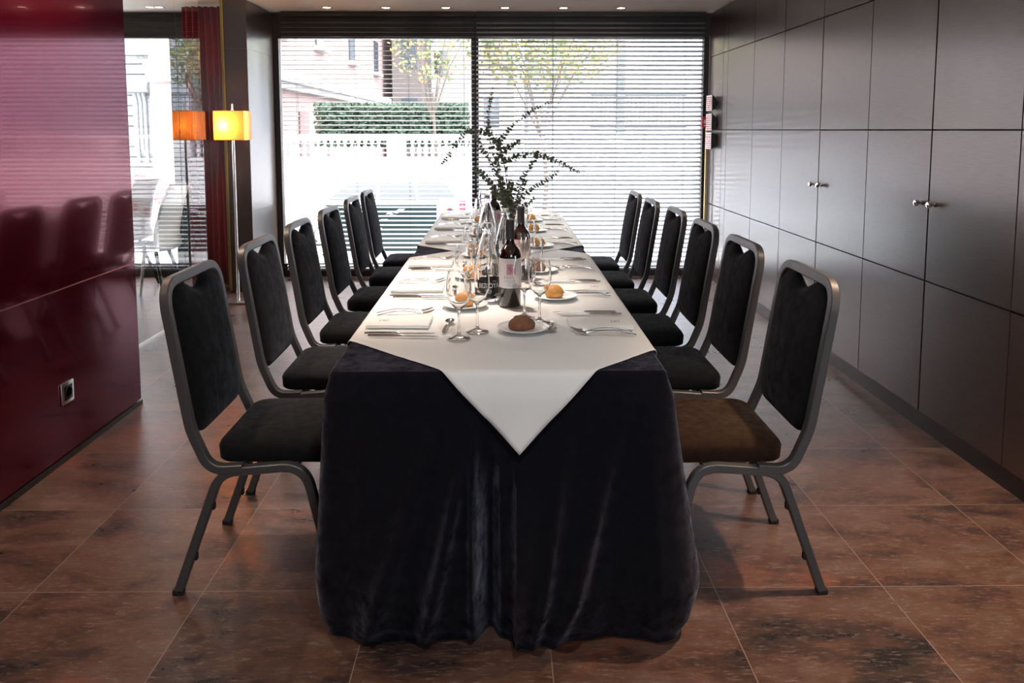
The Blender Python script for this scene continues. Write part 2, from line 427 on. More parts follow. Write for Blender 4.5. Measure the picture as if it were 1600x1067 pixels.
# red lacquered glass wall (left, near)
m_ = MB(); m_.box(XG+.03, XRED, YB, 3.95, .742, CEIL-.01); m_.box(XG+.03, XRED, YB, 3.95, .03, .736)
rw = struct(m_.build('wall_left', 'red', smooth=False))
m_ = MB(); m_.box(XG+.035, XRED-.002, YB, 3.949, .735, .743); struct(m_.build('trim_1', 'redseam', smooth=False))
m_ = MB(); m_.box(XG+.04, XRED+.006, YB, 3.952, 0, .022); struct(m_.build('baseboard_left', 'plinth', smooth=False))

# glass partition
gp = MB(); gp.box(XG-.006, XG+.006, 3.955, 5.775, .015, CEIL-.002); struct(gp.build('window_3', 'gpane', smooth=False))
gp = MB(); gp.box(XG-.006, XG+.006, 5.785, 6.735, .015, CEIL-.002); struct(gp.build('window_4', 'gpane', smooth=False))
m_ = MB(); m_.box(XG-.012, XG+.012, 3.95, 6.74, 0, .014); struct(m_.build('trim_2', 'steel', smooth=False))
m_ = MB(); m_.box(XG-.012, XG+.012, 6.735, 6.75, 0, CEIL-.001); struct(m_.build('trim_3', 'gold', smooth=False))

# dark wood pier and return wall next to the window
XP = -2.165
m_ = MB()
for k in range(4):
    z0, z1 = ZS[k]+G, ZS[k+1]-G
    m_.box(XG-.01, XP, 6.75, 7.60, z0 if k else .0, z1)
m_.box(XG, XP-.004, 6.754, 7.60, 0, CEIL-.002)
wlr = struct(m_.build('wall_left_return', ['wood'], smooth=False))
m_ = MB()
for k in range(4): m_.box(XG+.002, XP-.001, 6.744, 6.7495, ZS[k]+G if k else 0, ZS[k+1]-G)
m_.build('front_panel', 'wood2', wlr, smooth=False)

# window wall: header, sill, posts; openings main (-2.1..1.93) and neighbouring room (-6.9..-3.1)
HB = 2.30
m_ = MB(); m_.box(XA, XR+.02, YW, YW+.12, HB, CEIL); m_.box(XA, XR+.02, YW, YW+.12, 0, .085)
m_.box(-3.09, XP+.0, YW, YW+.12, .085, HB)
struct(m_.build('wall_window', 'window_frame', smooth=False))
def window(name, x0, x1, mulls):
    f = MB(); fw_ = .05
    f.box(x0, x0+fw_, YW+.01, YW+.09, .085, HB); f.box(x1-fw_, x1, YW+.01, YW+.09, .085, HB)
    f.box(x0+fw_, x1-fw_, YW+.01, YW+.09, HB-.03, HB); f.box(x0+fw_, x1-fw_, YW+.01, YW+.09, .085, .12)
    for q in mulls: f.box(q-.034, q+.034, YW+.0, YW+.1, .12, HB-.03)
    o = struct(f.build(name, 'window_frame', smooth=False))
    p = MB(); xs = [x0+fw_] + [c for q in mulls for c in (q-.034, q+.034)] + [x1-fw_]
    for i in range(0, len(xs), 2): p.box(xs[i], xs[i+1], YW+.045, YW+.053, .12, HB-.03)
    p.build('pane', 'pane', o, smooth=False)
    return o
window('window_1', XP, XR, [-.26])
window('window_2', -6.9, -3.09, [-4.9])
# other sides of both rooms (behind and beside the camera)
m_ = MB()
m_.box(XA, .85, YB-.12, YB, 0, CEIL); m_.box(1.75, XR+.1, YB-.12, YB, 0, CEIL); m_.box(.85, 1.75, YB-.12, YB, 0, .9); m_.box(.85, 1.75, YB-.12, YB, 2.2, CEIL)
struct(m_.build('wall_back', 'plaster', smooth=False))
f = MB(); f.box(.85, .90, YB-.1, YB-.02, .9, 2.2); f.box(1.70, 1.75, YB-.1, YB-.02, .9, 2.2)
f.box(.90, 1.70, YB-.1, YB-.02, .9, .95); f.box(.90, 1.70, YB-.1, YB-.02, 2.15, 2.2)
wb = struct(f.build('window_rear_added', 'window_frame', smooth=False))  # unseen rear window, added to let cool daylight onto the table front
p = MB(); p.box(.90, 1.70, YB-.06, YB-.052, .95, 2.15); p.build('pane', 'pane', wb, smooth=False)
m_ = MB(); m_.box(XA-.12, XA, YB, YW+.12, 0, CEIL); struct(m_.build('wall_far_left', 'plaster', smooth=False))

# ================================================================== BLINDS
def blind(x0, x1, alpha, label, cords, wand):
    r = empty('venetian_blind', ((x0+x1)/2, YW-.07, 0)); tag(r, label, 'blind', 'dark aluminium venetian blinds over the big window')
    cx = (x0+x1)/2; L0, L1 = x0-cx, x1-cx
    s = MB(); z = .115; W = .05; a = math.radians(alpha)
    zs = []
    while z < CEIL-.06: zs.append(z); z += .0432
    for z in zs:
        a2 = a + random.uniform(-.02, .02)
        P = []
        for t in (-1, -.5, 0, .5, 1):
            y = t*W/2; h = .0035*(1-t*t)
            P.append((y*math.cos(a2) - h*math.sin(a2), y*math.sin(a2) + h*math.cos(a2)))   # outer edge (+y) up, inner edge down
        sag = [0, .0006, 0, -.0004, 0]
        top = [[(L0+(L1-L0)*k/4, py, z+pz+sag[k]) for (py, pz) in P] for k in range(5)]
        s.grid(top)
    so = s.build('slats', 'slat', r, ang=60)
    h = MB(); h.box(L0, L1, -.03, .03, CEIL-.045, CEIL-.004); h.build('headrail', 'rail', r, smooth=False)
    b = MB(); b.box(L0, L1, -.025, .025, .07, .09, .004); b.build('bottom_rail', 'slat', r)
    c = MB()
    for q in cords:
        for yy in (-.027, .027):
            c.tube([(q-cx, yy, .085), (q-cx, yy, CEIL-.04)], .0012, 5)
    c.build('ladder_cords', 'cord', r)
    if wand is not None:
        c = MB(); c.tube([(wand-cx, -.04, CEIL-.05), (wand-cx+.002, -.045, 1.5), (wand-cx, -.042, .9)], .0022, 6); c.build('tilt_wand', 'cord', r)
    return r
blind(-2.06, -.262, 11, 'venetian blind on the left half of the big window, slats nearly open', [-1.93, -1.38, -.88, -.36], None)
blind(-.245, 1.90, 27, 'venetian blind on the right half of the big window, slats tilted more closed', [-.12, .48, 1.07, 1.72], .47)

# ================================================================== DOWNLIGHTS
def downlight(x, y, label, lit=True):
    r = empty('ceiling_downlight', (x, y, CEIL)); tag(r, label, 'ceiling light', 'recessed ceiling downlights')
    a = MB(); a.lathe([(.036, -.001), (.046, -.001), (.048, -.004), (.044, -.008), (.036, -.006), (.036, -.001)], 24); a.build('ring', 'trimring', r)
    b = MB(); b.lathe([(0, -.006), (.02, -.0065), (.0355, -.004), (.0355, -.001), (0, -.001)], 20); b.build('lens', 'spotlit', r)
    return r
names = ['leftmost of the row of six along the window', 'second from the left in the row along the window', 'third from the left in the row along the window',
         'fourth from the left in the row along the window', 'fifth from the left in the row along the window', 'rightmost of the row of six along the window']
for i, x in enumerate((-1.575, -1.045, -.507, .025, .552, 1.07)):
    downlight(x, 7.16, 'lit recessed ceiling downlight, ' + names[i]); spot((x, 7.16, CEIL-.02), 6, WARM, (x, 7.16, 0), 120)
downlight(-3.07, 7.16, 'lit recessed ceiling downlight in the neighbouring room behind the glass'); spot((-3.07, 7.16, CEIL-.02), 5, WARM, (-3.07, 7.16, 0), 120)
outn = ['over the right side of the table by the warm-lit seat', 'over the camera side of the left aisle', 'over the left near part of the table', 'added as unseen fill in front of the table head', 'added as unseen fill over the right aisle near the camera',
        'added as unseen fill over the table middle', 'added as unseen fill over the right aisle by the far cupboard', 'added as unseen fill over the left aisle by the red wall end', 'added as unseen fill over the far end of the table', 'washing the red wall with light']
for (x, y, p, t, c), nm in zip(SPOTS, outn):  # the fill ones are added fixtures that only account for their light
    downlight(x, y, 'recessed ceiling downlight ' + nm)

# ================================================================== CHAIRS
def make_chair(name='banquet_chair', seatmat='chairvelvet'):
    r = empty(name)
    HW = .215; TW, TD = .030, .027
    up = [Vector((.215, -HW, .398)), Vector((.115, -HW, .392)), Vector((.062, -HW, .520)), Vector((-.006, -HW, .955)), Vector((-.006, HW, .955)),
          Vector((.062, HW, .520)), Vector((.115, HW, .392)), Vector((.215, HW, .398))]
    path = fillet(up, [.07, .30, .085, .085, .30, .07], 8)
    a = MB(); a.tube(path, 0, sq=(TD, TW), up=(0, 0, 1)); a.build('back_frame', 'chairmetal', r, ang=30)
    # legs: one bent tube each side (rear leg, seat rail, front leg)
    for sgn in (-1, 1):
        y = sgn*(HW-.001)
        pts = [Vector((.008, y, .012)), Vector((.145, y, .385)), Vector((.400, y, .406)), Vector((.488, y, .012))]
        p = fillet(pts, [.085, .085], 8)
        b = MB(); b.tube(p, 0, sq=(.026, TW), up=(0, 0, 1)); lf = b.build('leg_frame', 'chairmetal', r, ang=30)
        for (x, dx) in ((.006, -.004), (.490, .004)):
            g = MB(); g.box(x-.016, x+.016, y-.015, y+.015, 0, .018, .004); g.build('glide', 'rubber', lf)
        for t in (.28, .12):
            x = .008 + (.137)*(t/.373); g = MB(); g.box(x+.006, x+.016, y-.008, y+.008, t-.012, t+.010, .003); g.build('stacking_bumper', 'rubber', lf)
    b = MB(); b.tube([(.21, -HW, .395), (.21, HW, .395)], 0, sq=(.018, .018)); b.build('crossbar', 'chairmetal', r)
    b = MB(); b.tube([(.37, -HW, .400), (.37, HW, .400)], 0, sq=(.018, .018)); b.build('crossbar', 'chairmetal', r)
    # seat cushion
    def outline(ins):
        ic = min(ins, .03); sc = 1-(ins-ic)*4.2; x0, x1, h0, h1 = .128+ic, .500-ic, .200-ic, .205-ic; pts = []
        for (cx_, cy_, a0, rr) in ((x1, h1, 0, .04), (x0, h0, 90, .045), (x0, -h0, 180, .045), (x1, -h1, 270, .04)):
            for k in range(7):
                an = math.radians(a0+90*k/6)
                sx = -1 if a0 in (90, 180) else 1; sy = 1 if a0 in (0, 90) else -1
                pts.append((cx_-sx*rr+rr*math.cos(an), cy_-sy*rr+rr*math.sin(an)))
        return [(.314+(x-.314)*sc, y*sc) for x, y in pts]
    s = MB(); rings = []
    for (z, ins) in ((.407, .03), (.407, .006), (.414, 0), (.452, -.002), (.464, .003), (.472, .015), (.479, .05), (.483, .11), (.485, .17)):
        rings.append([(x, y, z) for x, y in outline(ins)])
    s.grid(rings, closev=True)
    o = len(s.v); s.add([(.314, 0, .4855)], []); nlast = len(rings[0]); base = (len(rings)-1)*nlast
    for k in range(nlast): s.f.append((base+k, base+(k+1) % nlast, o)); s.mi.append(0)
    s.f.append(tuple(reversed(range(nlast)))); s.mi.append(0)
    s.build('seat', seatmat, r, ang=60)
    # back cushion
    def fx(z):  # centre line of the frame at height z
        return .062 + (-.006-.062)*(z-.52)/(.955-.52) if z > .52 else .062+(.52-z)*.18
    NU, NV = 37, 45; hw = .2015; V0, V1 = .485, .943
    s = MB()
    for side in (1, -1):
        P = []
        for i in range(NU):
            u = -1+2*i/(NU-1); row = []; au = abs(u)
            lo = V0 + .030*max(0, au-.6)**2/.16
            hi = V1 - .055*max(0, au-.60)**2/.16 
            for j in range(NV):
                v = -1+2*j/(NV-1); zz = (lo+hi)/2 + (hi-lo)/2*v - .034*(.5+.5*math.cos(PI*min(1, abs(u)/.46)))**.8*smooth(.70, 1, v)
                prof = (max(0, 1-au**8)**.5)*(max(0, 1-abs(v)**8)**.5)
                th = (.024 + .016*(1-au*au)*(1-v*v))*prof
                # pinch below the hand hole
                row.append((fx(zz) + side*th + .002, u*hw, zz))
            P.append(row)
        s.grid(P)
    bm = bmesh.new()
    me = bpy.data.meshes.new('t'); me.from_pydata(s.v, [], s.f); bm.from_mesh(me); bmesh.ops.remove_doubles(bm, verts=bm.verts[:], dist=.0002)
    bm.verts.index_update(); s2 = MB(); s2.add([v.co.copy() for v in bm.verts], [[v.index for v in f.verts] for f in bm.faces]); bm.free(); bpy.data.meshes.remove(me)
    s2.build('backrest', 'chairvelvet', r, ang=70)
    return r
ch0 = make_chair()
LX = -.995; RX = .983
LYS = [2.49, 3.15, 3.80, 4.46, 5.13, 5.72]
RYS = [2.47, 3.13, 3.74, 4.37, 4.95, 5.55]
first = True
for i, y in enumerate(LYS):
    o = ch0 if first else copy_tree(ch0); first = False
    o.location = (LX + random.uniform(-.006, .006), y, 0); o.rotation_euler = (0, 0, random.uniform(-.012, .012))
    lab = ['nearest the camera', 'second from the camera', 'third from the camera', 'fourth from the camera', 'fifth from the camera', 'nearest the window'][i]
    tag(o, 'black padded chair with grey frame left of the table, ' + lab, 'chair', 'banquet chairs along the left side of the table')
for i, y in enumerate(RYS):
    if i == 0: o = make_chair(seatmat='warmlitvelvet')
    else: o = copy_tree(ch0)
    o.location = (RX + random.uniform(-.006, .006) - (.03 if i > 3 else 0), y, 0); o.rotation_euler = (0, 0, PI + random.uniform(-.012, .012))
    lab = ['nearest the camera, seat painted warm-lit', 'second from the camera', 'third from the camera', 'fourth from the camera', 'fifth from the camera', 'nearest the window'][i]
    tag(o, 'black padded chair with grey frame right of the table, ' + lab, 'chair', 'banquet chairs along the right side of the table')

# ================================================================== TABLE CLOTHS
TX0, TX1, TY0, TY1, TZ = -.478, .455, 2.085, 6.185, .75
def front_off(u, t):
    """outward offset of the black skirt on the front, u = x, t = 0 at the edge .. 1 at the floor"""
    def g(c, s_): return math.exp(-((u-c)/s_)**2)
    o = .012*smooth(0, .1, t) + (.028+.024*(1-smooth(.34, .46, -u)))*t
    o += .030*t*g(-.14-.24*t, .022+.012*t)                 # long diagonal ridge, left
    o += .026*smooth(.1, .6, t)*g(-.06-.16*t, .016+.010*t)
    o -= .060*smooth(.12, .7, t)*g(-.035, .030)            # deep pleat
    o += .018*smooth(.1, .4, t)*g(-.082, .014)
    o += .014*smooth(.2, .5, t)*g(-.008, .010)
    if u > .035: o += (.050*smooth(.18, .8, t))*math.exp(-(u-.035)/.10)
    else: o += (.050*smooth(.18, .8, t))*math.exp((u-.035)/.004)
    o += .030*t*g(.36-.22*t, .026)
    o += .022*t*g(.20-.12*t, .018)
    o += .020*t*g(.40+.03*t, .035)
    o -= .012*t*g(.30, .04)
    return .012*smooth(0, .1, t) + (o-.012*smooth(0, .1, t))*1.9*(1-.5*smooth(.75, 1, t))
def side_off(y, t): return (.004*math.sin(y*9+1.3*t)+.002*math.sin(y*23))*t + .006*smooth(0, .1, t)
def skirt():
    m = MB(); P = []
    per = []
    r = .022; N = 150
    # walk: right side (far to near), front (right to left), left side, back
    for k in range(60): y = TY1-r - (TY1-TY0-2*r)*k/60; per.append((TX1, y, 1, 0, 'R'))
    for k in range(8): a = -k/8*PI/2; per.append((TX1-r+r*math.cos(a), TY0+r+r*math.sin(a), math.cos(a), math.sin(a), 'F'))
    for k in range(N+1): x = TX1-r-(TX1-TX0-2*r)*k/N; per.append((x, TY0, 0, -1, 'F'))
    for k in range(1, 8): a = -PI/2-k/8*PI/2; per.append((TX0+r+r*math.cos(a), TY0+r+r*math.sin(a), math.cos(a), math.sin(a), 'F'))
    for k in range(60): y = TY0+r+(TY1-TY0-2*r)*k/60; per.append((TX0, y, -1, 0, 'L'))
    for k in range(8): a = PI-k/8*PI/2; per.append((TX0+r+r*math.cos(a), TY1-r+r*math.sin(a), math.cos(a), math.sin(a), 'B'))
    for k in range(20): x = TX0+r+(TX1-TX0-2*r)*k/20; per.append((x, TY1, 0, 1, 'B'))
    for k in range(8): a = PI/2-k/8*PI/2; per.append((TX1-r+r*math.cos(a), TY1-r+r*math.sin(a), math.cos(a), math.sin(a), 'B'))
    NT = 40
    for j in range(-3, NT+1):
        row = []
        for (x, y, nx, ny, w_) in per:
            if j < 0:
                q = -j/3*PI/2; rr_ = .008; row.append((x-nx*rr_*(math.sin(q)), y-ny*rr_*math.sin(q), TZ-rr_+rr_*math.cos(PI/2-q) if False else TZ-rr_*(1-math.sin(q)))); continue
            t = j/NT
            if w_ == 'F': o = front_off(x, t)
            elif w_ in 'RL':
                o = side_off(y, t); kk = smooth(TY0+.35, TY0, y); o = o*(1-kk) + kk*(front_off(TX1 if w_ == 'R' else TX0, t))
            else: o = .01*t+.01*smooth(0, .1, t)
            o += .004*t*noise.noise(Vector((x*14, y*14, t*5)))
            curl = smooth(.93, 1, t)
            o -= .020*curl
            z = (TZ-.008)*(1-t) + .004*t
            row.append((x+nx*o, y+ny*o, z))
        P.append(row)
    P = P[::-1]; m.grid(P, closev=True)
    # top
    top = [p for p in P[-1]]; cx_, cy_ = (TX0+TX1)/2, (TY0+TY1)/2
    inner = [(x if abs(x-cx_) < .4 else cx_+math.copysign(.4, x-cx_), min(max(y, TY0+.05), TY1-.05), TZ) for (x, y, z) in top]
    m.grid([top, inner], closev=True)
    m.box(cx_-.43, cx_+.43, TY0+.03, TY1-.03, TZ-.012, TZ-.0005)
    o = m.build('tablecloth', 'clothblack', ang=80)
    tag(o, 'black velvet tablecloth draped to the floor over the long table', 'tablecloth')
skirt()
def overlay(cx_, cy_, half, lift, label, creases):
    N = 150; P = []; m = MB(); S_ = half*math.sqrt(2)/2
    r2 = math.sqrt(.5)
    for i in range(N+1):
        a = -S_+2*S_*i/N; row = []
        for j in range(N+1):
            b = -S_+2*S_*j/N
            x = cx_+(a-b)*r2; y = cy_+(a+b)*r2
            z = TZ+lift
            # hem and ironed creases
            e = S_-max(abs(a), abs(b))
            if e < .014: z += .0012
            for c in creases:
                d = min(abs(a-c*S_), abs(b-c*S_)); z += .0017*math.exp(-(d/.006)**2)
            z += .0016*(noise.noise(Vector((x*7, y*7, 3)))+.0)
            z += .0016*max(0, noise.noise(Vector((x*3.1+5, y*3.1, 8))))
            ex, ey, ez = x, y, z
            R_ = .012
            def bend(d):      # d beyond the edge -> (out, drop)
                L = R_*PI/2
                if d < 0: return d, 0
                if d < L: q = d/R_; return R_*math.sin(q), R_*(1-math.cos(q))
                return R_, R_+(d-L)
            if x > TX1-R_*.6:
                o_, dr = bend(x-(TX1-R_*.6)); ex = TX1-R_*.6+o_+.003; ez = z-dr; t = dr/TZ; ex += side_off(y, t)*1.0+.002*min(1, dr/.02)
            elif x < TX0+R_*.6:
                o_, dr = bend((TX0+R_*.6)-x); ex = TX0+R_*.6-o_-.003; ez = z-dr; t = dr/TZ; ex -= side_off(y, t)*1.0+.002*min(1, dr/.02)
            if y < TY0+R_*.6:
                o_, dr = bend((TY0+R_*.6)-y); t = dr/TZ
                mo = max(front_off(x+q_, t) for q_ in (-.02, -.01, 0, .01, .02))
                wav = .010*t*4*(1+math.sin((x-.05)*30+dr*9))*.5
                ey = TY0+R_*.6-o_-.003-mo-wav-.002*min(1, dr/.02); ez = z-dr
            row.append((ex, ey, ez))
        P.append(row)
    m.grid(P)
    o = m.build('table_overlay', 'clothwhite', ang=80)
    sd = o.modifiers.new('thick', 'SOLIDIFY'); sd.thickness = .0008; sd.offset = 1
    tag(o, label, 'tablecloth', 'white diamond overlays on the black cloth')
overlay(.045, 3.20, 1.325, .0025, 'white diamond shaped overlay cloth hanging to a point at the table head', (0, .5, -.5))
overlay(-.005, 5.26, 1.32, .0045, 'white overlay cloth on the far half of the table by the window', (0, .5, -.5))
ZT = TZ + .0075    # top of the white cloths

# ================================================================== TABLEWARE
def knife_mb(L=.225):
    m = MB()
    path = [(0, 0, .004), (.02, 0, .0042), (.06, 0, .0045), (.10, 0, .0045), (.112, 0, .0045)]
    m.tube([Vector(p) for p in path], [.0035, .0048, .0048, .0044, .0030], 8)
    # blade
    pr = []
    for k in range(13):
        t = k/12; x = .110+t*(L-.110); wd = .0085*(1 - max(0, (t-.8)/.2)**2*.85)*(min(1, .5+t*5)); pr.append((x, wd))
    P = []
    for (x, wd) in pr: P.append([(x, -wd, .0035), (x, 0, .0048), (x, wd*.75, .0042), (x, 0, .0025)])
    m.grid(P, closev=True); o = len(m.v)
    return m
def handle(m, L, neck):
    P = []
    for k in range(15):
        t = k/14; x = t*neck; wd = .0062*(1-t)**1.1+.0026 if t < .9 else .0026; 
        if t < .08: wd *= .6+5*t
        z = .003+.012*math.sin(PI*t*.9)*.9+.004*t
        P.append([(x, -wd, z), (x, 0, z+.0014), (x, wd, z), (x, 0, z-.0010)])
    m.grid(P, closev=True)
    return P[-1]
def fork_mb(L=.20):
    m = MB(); handle(m, L, .135)
    ze = .003+.012*math.sin(PI*.9)*.9+.004
    P = []
    for k in range(9):
        t = k/8; x = .134+t*.030; wd = .0026+(.0115-.0026)*smooth(0, .8, t); z = ze-.003*math.sin(PI*t/2)
        P.append([(x, -wd, z), (x, 0, z+.0008-.001*t), (x, wd, z), (x, 0, z-.0012-.001*t)])
    m.grid(P, closev=True)
    for q in range(4):
        y = -.0095+q*.0063
        pts = [(.160+.040*t, y, ze-.003+.011*t*t) for t in (0, .33, .66, 1)]
        m.tube(pts, [.0018, .0018, .0015, .0008], 5)
    return m
def spoon_mb(sc=1.0):
    m = MB(); handle(m, .2, .135)
    ze = .003+.012*math.sin(PI*.9)*.9+.004; P = []
    NR = 8
    for i in range(NR+1):
        rr = i/NR; row = []
        for k in range(20):
            a = 2*PI*k/20; x = .163+.031*rr*math.cos(a)*(1.0); y = .0195*rr*math.sin(a)*(1-.12*math.cos(a)); z = ze-.010+.0105*rr*rr+.001
            row.append((x, y, z))
        P.append(row)
    m.grid(P, closev=True)
    return m
KN = knife_mb().build('table_knife', 'cutlery'); KN.hide_render = False
FK = fork_mb().build('table_fork', 'cutlery'); SP = spoon_mb().build('dessert_spoon', 'cutlery')
for o_ in (FK, SP): o_.modifiers.new('th', 'SOLIDIFY').thickness = .0008
used = {}
def place(proto, loc, rz, label, cat, group, scale=1.0):
    if proto.name not in used: used[proto.name] = 1; o = proto
    else: o = copy_tree(proto)
    o.location = loc; o.rotation_euler = (0, 0, rz); o.scale = (scale,)*3
    tag(o, label, cat, group); return o

def napkin_mb():
    r = empty('folded_napkin')
    m = MB(); m.box(-.105, .105, -.068, .068, 0, .0035, .0012); m.box(-.1035, .1045, -.067, .0665, .0037, .0072, .0012); m.box(-.104, .103, -.0675, .066, .0074, .0105, .0012)
    m.build('cloth', 'napkin', r)
    e = MB()
    def bar(x0, x1, y0, y1): e.box(x0, x1, y0, y1, .0103, .0109)
    x0 = -.068
    bar(x0, x0+.0015, -.012, .012); bar(x0, x0+.005, -.012, -.0105); bar(x0, x0+.005, .0105, .012)
    bar(x0+.026, x0+.0275, -.012, .012); bar(x0+.023, x0+.027, -.012, -.0105); bar(x0+.023, x0+.027, .0105, .012)
    for q in (.009, .0135, .018): bar(x0+q, x0+q+.002, -.009, .009)
    bar(x0+.009, x0+.02, -.001, .001)
    e.build('printed_mark', 'print', r, smooth=False)
    return r
NAP = napkin_mb()
def glass_mb():
    m = MB()
    outer = [(0, .0), (.036, .0), (.0375, .0015), (.034, .0035), (.018, .007), (.007, .013), (.0042, .022), (.0038, .06), (.0042, .085), (.008, .094), (.020, .104), (.032, .120), (.0385, .140), (.0405, .158), (.0385, .185), (.0335, .214)]
    inner = [(.0325, .214), (.0375, .185), (.0395, .158), (.0375, .140), (.031, .1205), (.0195, .106), (.008, .0985), (0, .097)]
    m.lathe(outer+inner, 32)
    return m.build('wine_glass', 'glass', ang=80)
GL = glass_mb()
def plate_mb():
    m = MB()
    m.lathe([(0, .0), (.045, 0), (.047, .002), (.060, .006), (.084, .013), (.0855, .0145), (.084, .0158), (.060, .010), (.046, .0052), (0, .0048)], 48)
    return m.build('bread_plate', 'china', ang=60)
PL = plate_mb()
def roll_mb(brown):
    m = MB(); NU_, NV_ = 28, 16; P = []
    for i in range(NU_):
        a = 2*PI*i/NU_; row = []
        for j in range(NV_+1):
            ph = -PI/2+PI*j/NV_
            if brown:
                x = .043*math.cos(ph)*math.cos(a); y = .030*math.cos(ph)*math.sin(a); z = .030*math.sin(ph)
            else:
                x = .037*math.cos(ph)*math.cos(a); y = .033*math.cos(ph)*math.sin(a); z = .031*math.sin(ph)
                dd = abs(x*.5+y*.86); z += -.003*math.exp(-(dd/.006)**2) if z > 0 else 0
            n_ = noise.noise(Vector((x, y, z))*(38 if brown else 18)+Vector((7, 0, 0)))
            k = 1+(.13 if brown else .04)*n_
            x, y, z = x*k, y*k, z*k
            z = max(z, -.018 if not brown else -.014)
            row.append((x, y, z+(.018 if not brown else .014)))
        P.append(row)
    m.grid(P, closeu=True)
    return m
GR = empty('golden_bread_roll'); roll_mb(False).build('crust', 'roll', GR, ang=180)
mm = MB()
pp = []
for k in range(13):
    t = -1+2*k/12; x, y = .026*t*.86, -.026*t*.5
    z = .018+.0305*math.sqrt(max(0, 1-(t*.78)**2))-.003
    pp.append([(x-.0035*(1-t*t)*.5, y-.0035*(1-t*t)*.86, z), (x, y, z+.0012), (x+.0035*(1-t*t)*.5, y+.0035*(1-t*t)*.86, z)])
mm.grid(pp); mm.build('slash', 'rollcut', GR)
BR = empty('brown_bread_roll'); roll_mb(True).build('crust', 'brownroll', BR, ang=180)

LN = [2.60, 3.17, 3.77, 4.57, 5.20, 5.80]
RN = [2.575, 3.165, 3.74, 4.51, 5.17, 5.74]
brown_at = {('L', 9), ('R', 0), ('R', 2)}
wh = lambda s_, i: ('%s %s place from the camera' % (ordn(i), 'left' if s_ == 'L' else 'right')) if i < 5 else ('%s place nearest the window' % ('left' if s_ == 'L' else 'right'))
for s_, ys in (('L', LN), ('R', RN)):
    sg = 1 if s_ == 'L' else -1; rz = 0 if s_ == 'L' else PI
    ex = -.455 if s_ == 'L' else .433       # handle ends
    for i, y in enumerate(ys):
        if i == 5 and s_ == 'R': pass
        w1 = wh(s_, i); j = lambda a_: random.uniform(-a_, a_)
        nx = ex+sg*.105+sg*.003
        place(NAP, (nx, y, ZT), rz+j(.03) + (0 if s_ == 'L' else 0), 'folded white napkin with printed mark at the ' + w1, 'napkin', 'folded white napkins')
        # knives: to the sitter's right
        ky = y - sg*.135
        place(KN, (ex+sg*.012, ky-sg*.004, ZT), rz+j(.04), 'steel knife lying next to the napkin at the ' + w1, 'knife', 'table knives')
        place(KN, (ex+sg*.028, ky-sg*.034, ZT), rz+j(.05), 'steel knife lying on the outer side at the ' + w1, 'knife', 'table knives')
        fy = y + sg*.105
        place(FK, (ex+sg*.014, fy, ZT), rz+sg*.06+j(.05)+(.0), 'steel fork lying next to the napkin at the ' + w1, 'fork', 'table forks')
        place(FK, (ex+sg*.006, fy+sg*.036, ZT), rz+sg*.10+j(.05), 'steel fork lying on the outer side at the ' + w1, 'fork', 'table forks')
        sx = -.190 if s_ == 'L' else .178
        if s_ == 'L': place(SP, (sx, y-.135, ZT), PI/2+j(.12), 'steel dessert spoon pointing to the window at the ' + w1, 'spoon', 'dessert spoons', .85)
        else: place(SP, (sx-.005, y+.055, ZT), -PI/2+j(.12), 'steel dessert spoon pointing to the camera at the ' + w1, 'spoon', 'dessert spoons', .85)
        # glasses
        if s_ == 'L': gs = [(-.137, y-.195), (-.082, y-.115)]
        else: gs = [(.126, y+.035), (.076, y+.105)]
        if s_ == 'R' and i == 4: gs = [(.17, y+.03), (.16, y+.115)]
        for q, (gx, gy) in enumerate(gs):
            place(GL, (gx+j(.006)*(i > 0), gy+j(.02)*(i > 0), ZT), j(3), 'stemmed wine glass %s the table middle, ' % (['farther from', 'nearer'][q]) + w1, 'wine glass', 'wine glasses')
        # bread plate
        px, py_ = (-.143+.004, y+.245) if s_ == 'L' else (.205, y-.175)
        if s_ == 'R' and i == 0: px, py_ = .067, 2.50
        if s_ == 'R' and i == 2: px = .17
        if s_ == 'L' and i == 4: px = -.17
        if s_ == 'L' and i == 5: py_ = y+.22
        bw = (s_, i) in brown_at
        place(PL, (px, py_, ZT), 0, 'small white bread plate with a %s roll at the ' % ('brown' if bw else 'golden') + w1, 'plate', 'white bread plates')
        place(BR if bw else GR, (px-.004, py_+.004, ZT+.0052), (-.15 if bw else 0)+j(.5), '%s bread roll on the plate at the ' % ('dark brown crusty' if bw else 'golden round') + w1, 'bread roll', 'bread rolls')

